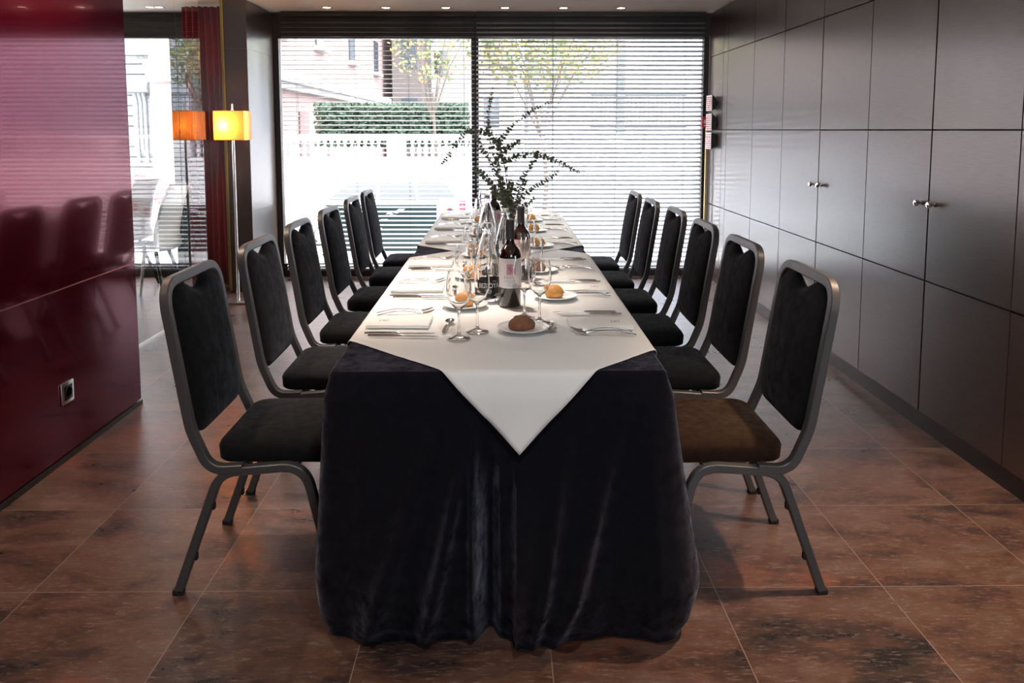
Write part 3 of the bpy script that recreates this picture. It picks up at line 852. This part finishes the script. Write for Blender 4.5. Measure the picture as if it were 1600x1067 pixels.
# --- bottles
def wrap(vs, R, z0):
    return [(math.sin(v.x/R)*R, -math.cos(v.x/R)*R, z0+v.y) for v in vs]
def patch(R, z0, z1, a0, a1, n=24):
    m = MB(); m.grid([[(math.sin(a)*R, -math.cos(a)*R, z0+(z1-z0)*q) for q in (0, 1)] for a in [a0+(a1-a0)*k/n for k in range(n+1)]]); return m
def wine_bottle(loc, rz, label, variant):
    r = empty('wine_bottle', loc, rz); R = .0405
    b = MB(); b.lathe([(0, .006), (.02, .003), (.036, 0), (R, .004), (R, .183), (.0400, .194), (.0370, .206), (.0300, .218), (.0215, .228), (.0165, .237), (.0148, .250), (.0145, .318), (0, .318)], 40)
    b.build('body', 'bottle', r, ang=50)
    c = MB(); c.lathe([(.0152, .250), (.0156, .252), (.0156, .312), (.0165, .314), (.0165, .321), (.0150, .3235), (0, .324)], 28); c.build('capsule', 'capsule', r)
    l_ = patch(R+.0005, .072, .182, -1.35, 1.35); lo = l_.build('label', 'label' if variant == 0 else 'labelrose', r)
    if variant == 0:
        p_ = patch(R+.0009, .122, .162, -.33, .33); p_.build('picture', 'labelpink', lo)
        ink = MB()
        R2 = R+.0013
        for (x, z, s__) in ((.002, .157, .003), (-.004, .150, .004), (.004, .149, .003), (-.002, .143, .005), (.003, .137, .004), (-.001, .131, .0032), (.005, .142, .0025), (-.007, .145, .002)):
            vs = [Vector((x+s__*math.cos(k*PI/4)*(1+.4*math.sin(k*3)), s__*.7*math.sin(k*PI/4), 0)) for k in range(8)]
            ink.add(wrap(vs, R2, z), [tuple(range(8))])
        for (body, size, z, sp) in (('ENATE', .0115, .112, 1.5), ('CABERNET SAUVIGNON', .0040, .099, 1.1), ('MERLOT', .0036, .0925, 1.2), ('SOMONTANO', .0042, .082, 1.2)):
            vs, fs = text_geo(body, size, sp); ink.add(wrap(vs, R2, z), fs)
        ink.build('lettering', 'print', lo, smooth=False)
    else:
        ink = MB(); R2 = R+.0010
        vs, fs = text_geo('ENATE', .018, 1.2)
        ink.add([(math.sin((-v.y+-.022)/R2)*R2, -math.cos((-v.y-.022)/R2)*R2, .135+v.x) for v in vs], fs)
        ink.build('lettering', 'ink', lo, smooth=False)
        p_ = patch(R+.0006, .181, .1835, -1.36, 1.36); p_.build('label_edge', 'redprint', lo)
    return tag(r, label, 'wine bottle', 'dark wine bottles on the table')
wine_bottle((.028, 2.87, ZT), 0, 'dark red wine bottle nearest the camera, white label with a pink picture', 0)
wine_bottle((.080, 3.37, ZT), 0, 'dark red wine bottle with blush label, behind the nearest wine bottle', 1)
wine_bottle((-.050, 4.62, ZT), .8, 'dark wine bottle with white label left of the eucalyptus vase', 0)

def water_bottle(loc, rz, label):
    r = empty('water_bottle', loc, rz)
    b = MB(); R = .0505
    outer = [(0, .004), (.03, .003), (.044, 0), (.0495, .004), (R, .015), (.0495, .06), (R, .105), (.0500, .125), (.046, .150), (.038, .185), (.029, .220), (.0215, .245), (.0175, .258), (.0165, .268), (.0185, .272), (.0185, .279), (.0150, .282), (.0145, .292)]
    inner = [(.0125, .292), (.0130, .270), (.0150, .258), (.0265, .220), (.0355, .185), (.0435, .150), (.0475, .125), (.048, .06), (.046, .016), (.03, .010), (0, .011)]
    b.lathe(outer+inner, 40); b.build('body', 'glass', r, ang=70)
    c = MB(); c.lathe([(.0155, .283), (.0165, .284), (.0165, .297), (.0155, .299), (0, .299)], 24); c.build('cap', 'cap', r)
    # black leaf-shaped label
    l_ = MB(); P = []; R1 = R+.0007
    for k in range(25):
        u = -1+2*k/24; a = u*.98
        zt = .101-.010*abs(u)**3-.012*max(0, -u)*0; zb = .020+.042*abs(u)**2.0
        P.append([(math.sin(a)*R1, -math.cos(a)*R1, zb+(zt-zb)*q/3) for q in range(4)])
    l_.grid(P); lo = l_.build('label', 'blacklabel', r)
    t_ = MB(); R2 = R+.0013
    vs, fs = text_geo('BEZOYA', .0235, .98)
    mx_ = max(v.x for v in vs); k_ = .042/mx_
    t_.add(wrap([Vector((v.x*k_, v.y*1.12, 0)) for v in vs], R2, .064), fs)
    ring = []
    for q in range(24):
        a = 2*PI*q/24; ring.append([Vector((.0075*math.cos(a)*f_, .0075*math.sin(a)*f_, 0)) for f_ in (1, .88)])
    vs = [p for rr in ring for p in rr]; fs = [(2*q, (2*q+2) % 48, (2*q+3) % 48, 2*q+1) for q in range(24)]
    t_.add(wrap(vs, R2, .042), fs)
    vs, fs = text_geo('AGUA', .0045, 1); t_.add(wrap(vs, R2, .042), fs)
    vs, fs = text_geo('mineral', .006, 1); t_.add(wrap([Vector((v.x+.02, v.y, 0)) for v in vs], R2, .082), fs)
    t_.build('lettering', 'white', lo, smooth=False)
    return tag(r, label, 'water bottle', 'clear water bottles with black labels')
water_bottle((-.060, 2.965, ZT), .22, 'clear glass water bottle with black label nearest the camera, left of the wine')
water_bottle((.012, 3.52, ZT), -.25, 'clear glass water bottle with black label behind the nearest wine bottle')
water_bottle((-.085, 4.25, ZT), -.1, 'clear glass water bottle with black label farthest from the camera')

# --- vase and eucalyptus
VX, VY = .035, 4.02
v = MB(); v.lathe([(0, 0), (.044, 0), (.046, .003), (.043, .09), (.046, .235), (.048, .24), (.046, .241), (.043, .235), (.040, .09), (.042, .010), (0, .009)], 36)
va = v.build('glass_vase', 'glass', loc=(VX, VY, ZT), ang=70); tag(va, 'clear tall glass vase holding the eucalyptus in the table middle', 'vase')
BRN = [
 ('long branch arching to the left tip', [(798, 352), (793, 300), (789, 262), (783, 235), (776, 220), (764, 208), (745, 204), (727, 209), (713, 224), (701, 243), (690, 259)], 4.00, .55, .0135, 30),
 ('short branch ending above the left arch', [(775, 300), (765, 255), (752, 225), (740, 210), (728, 202), (718, 196)], 4.12, .35, .010, 14),
 ('thin branch standing straight up', [(796, 340), (784, 290), (768, 230), (764, 205), (763, 185), (765, 165), (768, 148), (770, 132)], 4.08, .55, .0095, 22),
 ('thin branch slanting up to the right', [(800, 340), (790, 270), (781, 228), (797, 200), (819, 181), (840, 168), (864, 157)], 3.96, .50, .0095, 24),
 ('short branch pointing up right above the centre', [(799, 335), (790, 270), (786, 240), (797, 229), (806, 224), (813, 221)], 3.92, .5, .012, 14),
 ('long branch arching to the right tip', [(802, 345), (796, 290), (788, 255), (805, 246), (830, 240), (850, 244), (870, 252), (890, 263), (907, 270)], 4.05, .42, .0125, 34),
 ('branch curving down from the right arch', [(803, 345), (806, 300), (818, 275), (830, 258), (837, 246), (836, 238)], 4.10, .3, .012, 22),
 ('low branch rising to the right', [(803, 345), (808, 318), (830, 296), (853, 282), (874, 266)], 3.97, .2, .011, 20),
 ('low bushy branch leaning left', [(798, 345), (786, 315), (770, 292), (754, 272), (738, 262)], 4.00, .1, .015, 26),
 ('bushy branch leaning left behind the others', [(799, 345), (786, 300), (774, 265), (760, 242), (747, 230)], 4.14, .1, .012, 24),
 ('short upright bushy branch', [(800, 345), (790, 305), (780, 275), (776, 252), (779, 240)], 3.93, .0, .013, 24),
 ('short branch leaning right near the vase', [(803, 345), (808, 315), (815, 296), (822, 280)], 4.02, .0, .012, 18),
 ('short leafy branch in the centre of the bunch', [(801, 345), (797, 320), (796, 300), (800, 280)], 3.95, .0, .014, 20),
 ('drooping leafy branch over the left vase rim', [(799, 345), (790, 320), (779, 302), (768, 300)], 3.90, .0, .014, 20),
 ('leafy branch over the front vase rim', [(800, 348), (793, 322), (786, 300), (780, 285)], 3.97, .0, .015, 22),
 ('small side branch low on the right', [(803, 345), (812, 325), (825, 318), (836, 308)], 4.05, .0, .011, 14),
]
for (desc, px_, Yd, bare, ls, nl) in BRN:
    pts = []
    n_ = len(px_)
    for k, (x, y) in enumerate(px_):
        t = k/(n_-1); Y = VY + (Yd-VY)*min(1, t*1.6) + (Yd-VY)*.6*t
        pts.append(at_y(x, y, Y))
    base = Vector((VX+random.uniform(-.02, .02), VY+random.uniform(-.02, .02), ZT+.02))
    lip = Vector((VX+random.uniform(-.016, .016), VY+random.uniform(-.016, .016), ZT+.20))
    pts = [base, lip] + pts[1:]
    cp = catmull(pts, 8); L = len(cp)
    root = empty('eucalyptus_branch', base)
    s = MB(); s.tube([p-base for p in cp], [.0024*(1-.7*k/L) for k in range(L)], 6); s.build('stem', 'stem', root)
    lf = MB(); st = int(L*(.35 if bare > .3 else .25)); 
    nl = int(nl*1.15); step = (L-1-st)/nl
    for q in range(nl):
        kk = st+q*step; k0 = int(kk); fr = kk-k0; k1 = min(L-1, k0+1)
        p = cp[k0]*(1-fr)+cp[k1]*fr; tg = (cp[k1]-cp[max(0, k0-1)]).normalized()
        side = tg.cross(Vector((0, 1, 0)) if q % 2 else Vector((.3, .2, 1))).normalized()
        size = ls*1.55*(1-.45*q/nl)*random.uniform(.8, 1.15)
        for sg in (-1, 1):
            d = (side*sg + tg*.45 + Vector((random.uniform(-.3, .3),)*3)*.5).normalized()
            nn = (tg*.3+Vector((random.uniform(-1, 1), random.uniform(-1, 1), random.uniform(-.7, .7)))).normalized()
            a_ = d; b_ = nn.cross(d).normalized(); c_ = a_.cross(b_)
            cc = p-base+a_*size*.62
            ring = [cc + a_*size*.62*math.cos(2*PI*e/10) + b_*size*.62*math.sin(2*PI*e/10)*(.92) + c_*size*.12*math.cos(4*PI*e/10) for e in range(10)]
            ctr = cc - c_*size*.06
            lf.add(ring+[ctr], [(e, (e+1) % 10, 10) for e in range(10)])
    lo = lf.build('leaves', 'leaf', root); lo.modifiers.new('th', 'SOLIDIFY').thickness = .0006
    tag(root, 'eucalyptus in the glass vase, ' + desc, 'branch', 'eucalyptus branches in the vase')

# ================================================================== LAMP, CURTAIN, SOCKETS
lp = empty('floor_lamp', (-2.172, 6.35, 0), .06); tag(lp, 'slim floor lamp with a glowing orange square shade beside the glass partition', 'lamp')
b = MB(); b.box(-.10, .10, -.10, .10, 0, .018, .004); b.build('base', 'steel', lp)
b = MB(); b.tube([(0, 0, .018), (0, 0, 1.575)], .0105, 12); b.lathe([(0, 1.575), (.007, 1.575), (.007, 1.618), (0, 1.62)], 10); b.build('pole', 'steel', lp)
sh = MB(); hs, t_ = .118, .002; z0, z1 = 1.328, 1.563
for (x0, x1, y0, y1) in ((-hs, hs, -hs, -hs+t_), (-hs, hs, hs-t_, hs), (-hs, -hs+t_, -hs+t_, hs-t_), (hs-t_, hs, -hs+t_, hs-t_)):
    if x1-x0 > .1: sh.grid([[(x, (y0+y1)/2, z) for z in (z0, z1)] for x in (x0, x1)])
    else: sh.grid([[((x0+x1)/2, y, z) for z in (z0, z1)] for y in (-hs, hs)])
so = sh.build('lamp_shade', 'shade', lp, smooth=False)
fr = MB()
for z in (z0+.002, z1-.002): fr.tube([(-hs, -hs, z), (hs, -hs, z), (hs, hs, z), (-hs, hs, z), (-hs, -hs, z)], .0022, 5)
fr.tube([(-hs, 0, z1-.03), (hs, 0, z1-.03)], .002, 5); fr.tube([(0, -hs, z1-.03), (0, hs, z1-.03)], .002, 5)
fr.build('shade_wire', 'shadefr', so)
b = MB(); b.lathe([(0, -.03), (.012, -.028), (.022, -.01), (.025, .008), (.018, .024), (0, .032)], 16); b.build('bulb', 'bulb', lp, loc=(-.02, -.045, 1.435))
pl = bpy.data.lights.new('lamp_glow', 'POINT'); pl.energy = 11; pl.color = (1, .55, .20); pl.shadow_soft_size = .028
po = bpy.data.objects.new('lamp_glow', pl); COL.objects.link(po); po.location = (-2.21, 6.27, 1.445)

cu = MB(); P = []
for k in range(90):
    t = k/89; x = -2.44-.36*t; yy = 7.0 + .035*math.sin(t*2*PI*6.5)+.012*math.sin(t*31); row = []
    for j in range(13):
        z = .02+(CEIL-.045)*j/12; row.append((x+.006*math.sin(z*3+t*9), yy+.010*math.sin(z*2+t*17)*(1-j/12), z))
    P.append(row)
cu.grid(P); cb = cu.build('curtain', 'curtain', ang=180); cb.modifiers.new('th', 'SOLIDIFY').thickness = .003
tag(cb, 'crimson floor length curtain hanging behind the glass partition', 'curtain')

def socket(loc, rz, label, plug=False, s=1.0):
    r = empty('wall_socket', loc, rz); tag(r, label, 'socket')
    a = MB(); a.box(0, .009, -.042*s, .042*s, -.042*s, .042*s, .006); a.build('frame', 'steel' if not plug else 'white', r)
    c = MB(); c.box(.0085, .0100, -.028*s, .028*s, -.028*s, .028*s, .0006); co = c.build('insert', 'black', r)
    d = MB(); d.lathe([(.0, .0), (.019*s, .0), (.0205*s, .003), (.022*s, .003), (.022*s, .0), (.0215*s, -.001)], 24); d.v = [(.0100+z, x, y) for (x, y, z) in d.v]; d.build('socket_rim', 'rubber', co)
    if plug:
        p_ = empty('power_cable', loc, rz); tag(p_, 'black plug and cable hanging from the socket beside the window', 'cable')
        q = MB(); q.box(.012, .045, -.016, .016, -.022, .018, .006); q.build('plug', 'black', p_)
        q = MB(); q.tube(catmull([(.035, 0, -.02), (.04, .0, -.07), (.035, -.02, -.14), (.015, -.05, -.2), (.012, -.07, -.30), (.04, -.10, -.328), (.10, -.3, -.33), (.06, -.6, -.328)], 6), .0035, 8); q.build('cord', 'black', p_)
    return r
socket((XRED, 3.278, .292), 0, 'metal framed black wall socket low on the red wall', s=1.12)
socket((XP, 7.235, .335), 0, 'white wall socket low on the wood wall beside the left window blind', True)

# items at the right end of the window
for i, (z0, z1) in enumerate(((1.585, 1.73), (1.405, 1.56), (1.232, 1.388))):
    r = empty('curved_wall_plaque', (XR, 7.27, z0)); h = z1-z0
    tag(r, 'small curved black plaque with red and white printed face, %s of three beside the window' % ['top', 'middle', 'bottom'][i], 'plaque', 'curved plaques on the right wall')
    b = MB(); N = 14
    rows = []
    for k in range(N+1):
        t = k/N; rows.append([(-.052+.0*t, -.10, h*t), (-.052, .10, h*t), (-.052+.050*math.sin(PI*t)+.0015, .10, h*t), (-.052+.050*math.sin(PI*t)+.0015, -.10, h*t)])
    b.grid(rows, closev=True); b.build('backing', 'black', r, smooth=False)
    f = MB(); f.box(-.0545, -.0522, -.098, .098, .002, h-.002); fo = f.build('face', 'white', r, smooth=False)
    t_ = MB()
    for q in range(7):
        zz = .012+q*(h-.02)/7
        y = -.09
        while y < .08:
            l_ = random.uniform(.01, .04); t_.box(-.0556, -.0546, y, min(.09, y+l_), zz, zz+.009); y += l_+random.uniform(.006, .02)
    t_.build('lettering', 'redprint', fo, smooth=False)
a = MB(); a.box(1.885, 1.945, YW-.115, YW-.10, 1.43, 1.535, .003); a.cur = 1; a.box(1.902, 1.93, YW-.1165, YW-.1152, 1.47, 1.505)
a.box(1.902, 1.93, YW-.1165, YW-.1152, 1.445, 1.455)
tag(a.build('alarm_call_point', ['redprint', 'white']), 'small red and white box at the right edge of the blind', 'alarm box')
m_ = MB(); m_.box(1.925, 1.94, YW-.11, YW-.09, 0, 1.43); struct(m_.build('trim_4', 'gold', smooth=False))

# ================================================================== NEIGHBOURING ROOM
def shell_chair(loc, rz, label):
    r = empty('shell_chair', loc, rz); tag(r, label, 'chair', 'white shell chairs behind the glass')
    P = []; Q = []
    for i in range(17):
        u = -1+2*i/16; row = []; row2 = []
        for j in range(21):
            t = j/20
            if t < .45: s_ = t/.45; x = .24-.42*s_; z = .44-.015*math.sin(PI*s_); wd = .215
            else: s_ = (t-.45)/.55; x = -.18-.13*s_+.02*math.sin(PI*s_); z = .44+.52*s_; wd = .215-.05*s_*s_
            k = smooth(.35, .6, t)*(1-smooth(.9, 1, t)*.3)
            xx = x+.06*u*u*k; zz = z+.03*u*u*(1-k)*smooth(0, .1, t)
            row.append((xx, u*wd, zz)); row2.append((xx+.02*(k)*(1-u*u), u*wd*.9, zz+.03*(1-k)*(1-u*u)+.004))
        P.append(row); Q.append(row2)
    a = MB(); a.grid(P); sh_ = a.build('shell', 'shell', r, ang=180); sh_.modifiers.new('th', 'SOLIDIFY').thickness = .012
    c = MB(); c.grid(Q); cc = c.build('cushion', 'greyfabric', r, ang=180); sm_ = cc.modifiers.new('th', 'SOLIDIFY'); sm_.thickness = .03; sm_.offset = 0
    for (sx, sy) in ((1, 1), (1, -1), (-1, 1), (-1, -1)):
        l_ = MB(); l_.tube([(.10*sx, .10*sy, .425), (.21*sx, .20*sy, .0)], [.017, .011], 10); l_.build('leg', 'shell' if sx > 0 else 'black', r)
shell_chair((-2.90, 6.40, 0), PI*.98, 'grey padded chair with white shell behind the glass, the nearer to the curtain')
shell_chair((-3.42, 7.0, 0), PI*.94, 'grey padded chair with white shell behind the glass, beside the red wall edge')

# ================================================================== OUTSIDE
GZ = -1.05
m_ = MB(); m_.box(-12, 8, YW+.12, 9.6, -.25, -.02); struct(m_.build('terrace', 'paving', smooth=False))
m_ = MB(); m_.box(-60, 50, 9.6, 90, GZ-.2, GZ); struct(m_.build('street', 'asphalt', smooth=False))
m_ = MB(); m_.box(-12, 8, YW+.12, 8.80, 2.56, 2.75); struct(m_.build('trim_overhang', 'plaster', smooth=False))

# white rusticated facade seen through the glass
fb = empty('stone_building', (-12, 22, GZ)); tag(fb, 'white rusticated stone facade with a fluted bracket across the street', 'building')
f = MB(); ch = .285
z = 0; 
while z < 4.2: f.box(-8, 3.4, 0, 1.2, z+.022, z+ch-.022); z += ch
f.cur = 1; f.box(-8, 3.38, .05, 1.2, 0, 14); f.cur = 0; f.box(-8, 3.4, -.02, 1.2, 4.3, 4.5); f.box(-8, 3.4, -.25, 1.2, 4.5, 4.72); f.box(-8, 3.4, -.0, 1.2, 4.72, 14)
f.build('wall', ['facade', 'groovegrey'], fb, smooth=False)
c = MB(); bx = 12-10.0
for q in (-.12, 0, .12): c.tube([(bx+q, -.10, 1.9), (bx+q, -.10, 3.2), (bx+q, -.22, 3.5)], .055, 8)
c.tube([(bx-.3, -.22, 3.62), (bx+.3, -.22, 3.62)], .16, 12); c.tube([(bx-.12, -.08, 1.55), (bx-.12, -.08, 1.9)], .05, 8); c.tube([(bx+.12, -.08, 1.55), (bx+.12, -.08, 1.9)], .05, 8)
c.box(bx-.25, bx+.25, -.06, 0, 1.8, 3.5); c.build('bracket', 'facade', fb)
wn = MB(); wn.box(2.65, 3.38, -.02, .0, 1.2, 3.3); wn.build('window', 'greyblue', fb, smooth=False)
wn = MB(); wn.box(.3, 2.2, -.03, .01, 5.0, 5.5); wn.build('relief_panel', 'facade', fb, smooth=False)
rl = MB(); 
for k in range(9): rl.tube([(2.45+k*.11, -.2, 4.75), (2.45+k*.11, -.2, 5.75)], .014, 5)
rl.tube([(2.4, -.2, 5.75), (3.4, -.2, 5.75)], .03, 6); rl.tube([(2.4, -.2, 4.9), (3.4, -.2, 4.9)], .02, 6); rl.build('balcony_railing', 'iron', fb)

# pink building receding on the left
pb = empty('pink_building', (-6.0, 18, GZ)); tag(pb, 'pale pink building with brown shutters receding at the left of the window', 'building')
f = MB(); f.box(-2.0, 0, 0, 26, 0, 12); f.build('wall', 'pink', pb, smooth=False)
f = MB(); f.box(-2.0, .45, -.3, 26.3, 3.72, 4.0); f.box(-2.0, .25, -.2, 26.2, 3.55, 3.72); f.build('cornice', 'stone', pb, smooth=False)
for y in (5.2, 8.4, 12, 16, 20):
    f = MB(); f.box(-.02, .05, y, y+1.1, 1.6, 3.0); f.build('shutter', 'shutter', pb, smooth=False)
for y in (3, 7.5, 13, 19):
    f = MB(); f.box(-.02, .06, y, y+1.0, 5.2, 6.6); w_ = f.build('window', 'darkglass', pb, smooth=False)
    f = MB(); f.box(0, .25, y-.2, y+1.2, 5.0, 5.15); f.build('window_sill', 'stone', w_, smooth=False)
# taller blocks behind
for (nm, x0, x1, y0, h, mt, lab) in (('apartment_block', -6.0, -1.6, 46, 24, 'stone', 'pale apartment block behind the pink building'), ('apartment_tower', -5.5, -4.0, 39.5, 20, 'beige', 'narrow beige tower block in the left half of the window'),
                               ('grey_building', .8, 14, 24, 13, 'greyblue', 'grey building across the street behind the right blind'), ('corner_building', -1.4, .6, 40, 16, 'stone', 'white building behind the trees at the window post')):
    r = empty(nm, (x0, y0, GZ)); tag(r, lab, 'building')
    f = MB(); f.box(0, x1-x0, 0, 5, 0, h); f.build('wall', mt, r, smooth=False)
    nx_ = max(1, int((x1-x0)/1.6)); 
    for a in range(nx_):
        for b_ in range(3):
            f = MB(); xx = .45+a*1.6; zz = 2.6+b_*2.9
            if xx+.8 > x1-x0-.1 or mt == 'greyblue': continue
            f.box(xx, xx+.8, -.03, .02, zz, zz+1.5); f.build('window', 'darkglass', r, smooth=False)
r = empty('iron_fence', (2.3, 20, -.2)); tag(r, 'dark iron grille on the grey building behind the right blind', 'railing')
f = MB()
for k in range(22): f.tube([(k*.11, 0, 1.7), (k*.11, 0, 2.5)], .012, 5)
f.tube([(-.05, 0, 1.7), (2.4, 0, 1.7)], .03, 6); f.tube([(-.05, 0, 2.5), (2.4, 0, 2.5)], .03, 6); f.box(.62, .82, -.05, .15, -.5, 4.6); f.build('bars', 'iron', r)
# garden wall, balustrade, hedge
m_ = MB(); m_.box(-5.6, 8, 17.9, 18.3, GZ, .70); struct(m_.build('wall_garden', 'stone', smooth=False))
bl = empty('stone_balustrade', (-5.4, 18.1, .70)); tag(bl, 'white stone balustrade on top of the garden wall', 'balustrade')
f = MB(); f.box(0, 13.2, -.12, .12, .47, .60, .02); f.build('top_rail', 'stone', bl)
f = MB(); f.box(0, 13.2, -.14, .14, 0, .08, .02); f.build('base_rail', 'stone', bl)
for x in (.0, 2.75, 5.2, 7.8, 10.4): f = MB(); f.box(x, x+(.42 if x else .3), -.16, .16, .07, .62, .02); f.build('pier', 'stone', bl)
bal = MB(); bal.lathe([(.05, .08), (.05, .11), (.03, .13), (.065, .22), (.055, .28), (.025, .36), (.03, .41), (.055, .44), (.055, .47)], 10)
b0 = bal.build('baluster', 'stone', bl)
k = 0; x = .38
while x < 13.0:
    if all(not (p_-.07 < x < p_+.49) for p_ in (2.75, 5.2, 7.8, 10.4)):
        if k == 0: b0.location = (x, 0, 0)
        else: q = b0.copy(); COL.objects.link(q); q.parent = bl; q.location = (x, 0, 0)
        k += 1
    x += .155
def foliage(name, c, rad, n, size, mats, label, cat='tree', trunk=None, hole=0.0):
    r = empty(name, (c[0], c[1], GZ)); tag(r, label, cat)
    for mi, (mt, frac) in enumerate(mats):
        f = MB()
        for k in range(int(n*frac)):
            while True:
                q = Vector((random.uniform(-1, 1), random.uniform(-1, 1), random.uniform(-1, 1)))
                if name == 'clipped_hedge' or q.length < 1: break
            p = Vector((q.x*rad[0], q.y*rad[1], q.z*rad[2]+c[2]-GZ))
            d = Vector((random.uniform(-1, 1), random.uniform(-1, 1), random.uniform(-1, 1))).normalized(); e = d.orthogonal().normalized(); s__ = size*random.uniform(.6, 1.3)
            f.add([p-d*s__, p+e*s__*.6, p+d*s__, p-e*s__*.6], [(0, 1, 2), (0, 2, 3)])
        f.build('foliage', mt, r, smooth=False)
    if trunk:
        t = MB(); t.tube([(0, 0, 0), (.1, 0, trunk*.5), (0, .1, trunk)], [.06, .045, .03], 8)
        for k in range(6): a = k*1.05; t.tube([(0, .1, trunk*.8), (math.cos(a)*rad[0]*.4, math.sin(a)*rad[1]*.4, trunk+.6), (math.cos(a)*rad[0]*.8, math.sin(a)*rad[1]*.8, trunk+1.4)], [.025, .016, .008], 6)
        t.build('trunk', 'bark', r)
foliage('clipped_hedge', (-2.9, 21, 1.55), (2.0, .5, .55), 9000, .07, [('hedge', 1.0)], 'dark green hedge above the balustrade', 'hedge')
foliage('street_tree', (-1.75, 19.6, 3.6), (1.1, 1.2, 1.1), 650, .06, [('autumn', .5), ('greenleaf', .5)], 'tree with thin autumn leaves left of the window post', 'tree', 3.4)
foliage('street_tree', (.75, 15, 3.1), (1.5, 1.5, .95), 3300, .055, [('autumn', .4), ('greenleaf', .6)], 'tree with yellow green leaves behind the right blind', 'tree', 2.9)

# parked cars
def car(loc, rz, paint, label, L=3.9):
    r = empty('parked_car', loc, rz); tag(r, label, 'car', 'cars parked on the street')
    prof = [(-L/2, .32), (-L/2+.02, .78), (-L/2+.25, .92), (-L*.32, 1.0), (-L*.17, 1.42), (-L*.05, 1.5), (L*.22, 1.5), (L*.36, 1.42), (L*.44, 1.02), (L/2-.03, .88), (L/2, .35), (L*.42, .28), (-L*.42, .28)]
    f = MB(); n_ = len(prof)
    rows = []
    for (y, k) in ((-.84, .97), (-.80, 1.0), (.80, 1.0), (.84, .97)):
        rows.append([(x*k, y*(1-.12*max(0, (z-.95))/.5), .3+(z-.3)*(.985 if abs(y) > .82 else 1)) for (x, z) in prof])
    f.grid(rows, closev=True); f.f.append(tuple(range(n_))); f.mi.append(0); f.f.append(tuple(3*n_+k for k in reversed(range(n_)))); f.mi.append(0)
    f.build('body', paint, r, ang=30)
    for s_ in (-1, 1):
        for (xa, xb, xc, xd) in ((-L*.285, -L*.165, -L*.03, -L*.03), (-L*.015, -L*.015, L*.16, L*.18), (L*.195, L*.175, L*.33, L*.39)):
            g = MB(); yy = .80
            g.add([(xa, s_*(yy+.022), 1.03), (xd, s_*(yy+.022), 1.03), (xc, s_*(yy-.045), 1.40), (xb, s_*(yy-.045), 1.40)], [(0, 1, 2, 3)])
            go = g.build('side_window', 'carglass', r, smooth=False); go.modifiers.new('th', 'SOLIDIFY').thickness = .02
        for x in (-L*.31, L*.31):
            t = MB(); t.lathe([(0, -.1), (.2, -.1), (.3, -.09), (.32, -.05), (.32, .05), (.3, .09), (.2, .1), (0, .1)], 24); t.v = [(a, c_, b_) for (a, b_, c_) in t.v]
            wo = t.build('wheel', 'rubber', r, loc=(x, s_*.74, .32))
            t = MB(); t.lathe([(0, .105), (.16, .105), (.19, .095)], 16); t.v = [(a, s_*c_, b_) for (a, b_, c_) in t.v]; t.build('hubcap', 'steel', wo)
    return r
car((-2.45, 16.7, GZ), 0, 'carwhite', 'white car parked across the street behind the left blind')
car((-8.3, 16.6, GZ), PI, 'carred', 'red car parked across the street, seen through the glass partition')
car((-7.3, 13.4, GZ), PI, 'carwhite', 'white car in front of the red car, seen through the glass partition')

# terrace board and signs
r = empty('terrace_board', (-1.40, 9.0, -.02)); tag(r, 'dark teal windbreak board with white marks on the terrace', 'board')
f = MB(); f.box(-.64, .64, -.015, .015, .02, .57, .004); f.build('panel', 'teal', r)
f = MB()
for (x, z) in ((.16, .47), (.22, .50), (.12, .43), (.02, .38), (-.05, .28), (.1, .46)):
    f.add([(x-.05, -.018, z), (x+.03, -.018, z), (x+.06, -.018, z+.025), (x-.02, -.018, z+.025)], [(0, 1, 2, 3)])
f.build('white_marks', 'white', r, smooth=False)
for x in (-.6, .6): f = MB(); f.box(x-.06, x+.06, -.15, .15, 0, .02, .004); f.build('foot', 'iron', r)
r = empty('sign_board', (-.56, 9.05, -.02)); tag(r, 'white board with a round no parking sign and a pink notice', 'sign')
f = MB(); f.box(-.17, .23, -.01, .01, .42, .64, .003); f.box(-.02, .02, -.008, .012, 0, .42); f.build('board', 'white', r)
f = MB(); f.lathe([(0, .011), (.042, .011), (.042, .013), (.0, .013)], 24, (0, 0, 0)); f.v = [(x-.05, -z, y+.49) for (x, y, z) in f.v]; f.build('sign_ring', 'orange', r)
f = MB(); f.lathe([(0, .0131), (.028, .0131), (.028, .0145), (.0, .0145)], 24, (0, 0, 0)); f.v = [(x-.05, -z, y+.49) for (x, y, z) in f.v]; f.build('sign_centre', 'blue', r)
f = MB(); f.box(.06, .13, -.014, -.011, .50, .61); f.cur = 1; f.add([(.08, -.0145, .535), (.11, -.0145, .535), (.095, -.0145, .57)], [(0, 1, 2)]); f.build('notice', ['pinksign', 'white'], r, smooth=False)
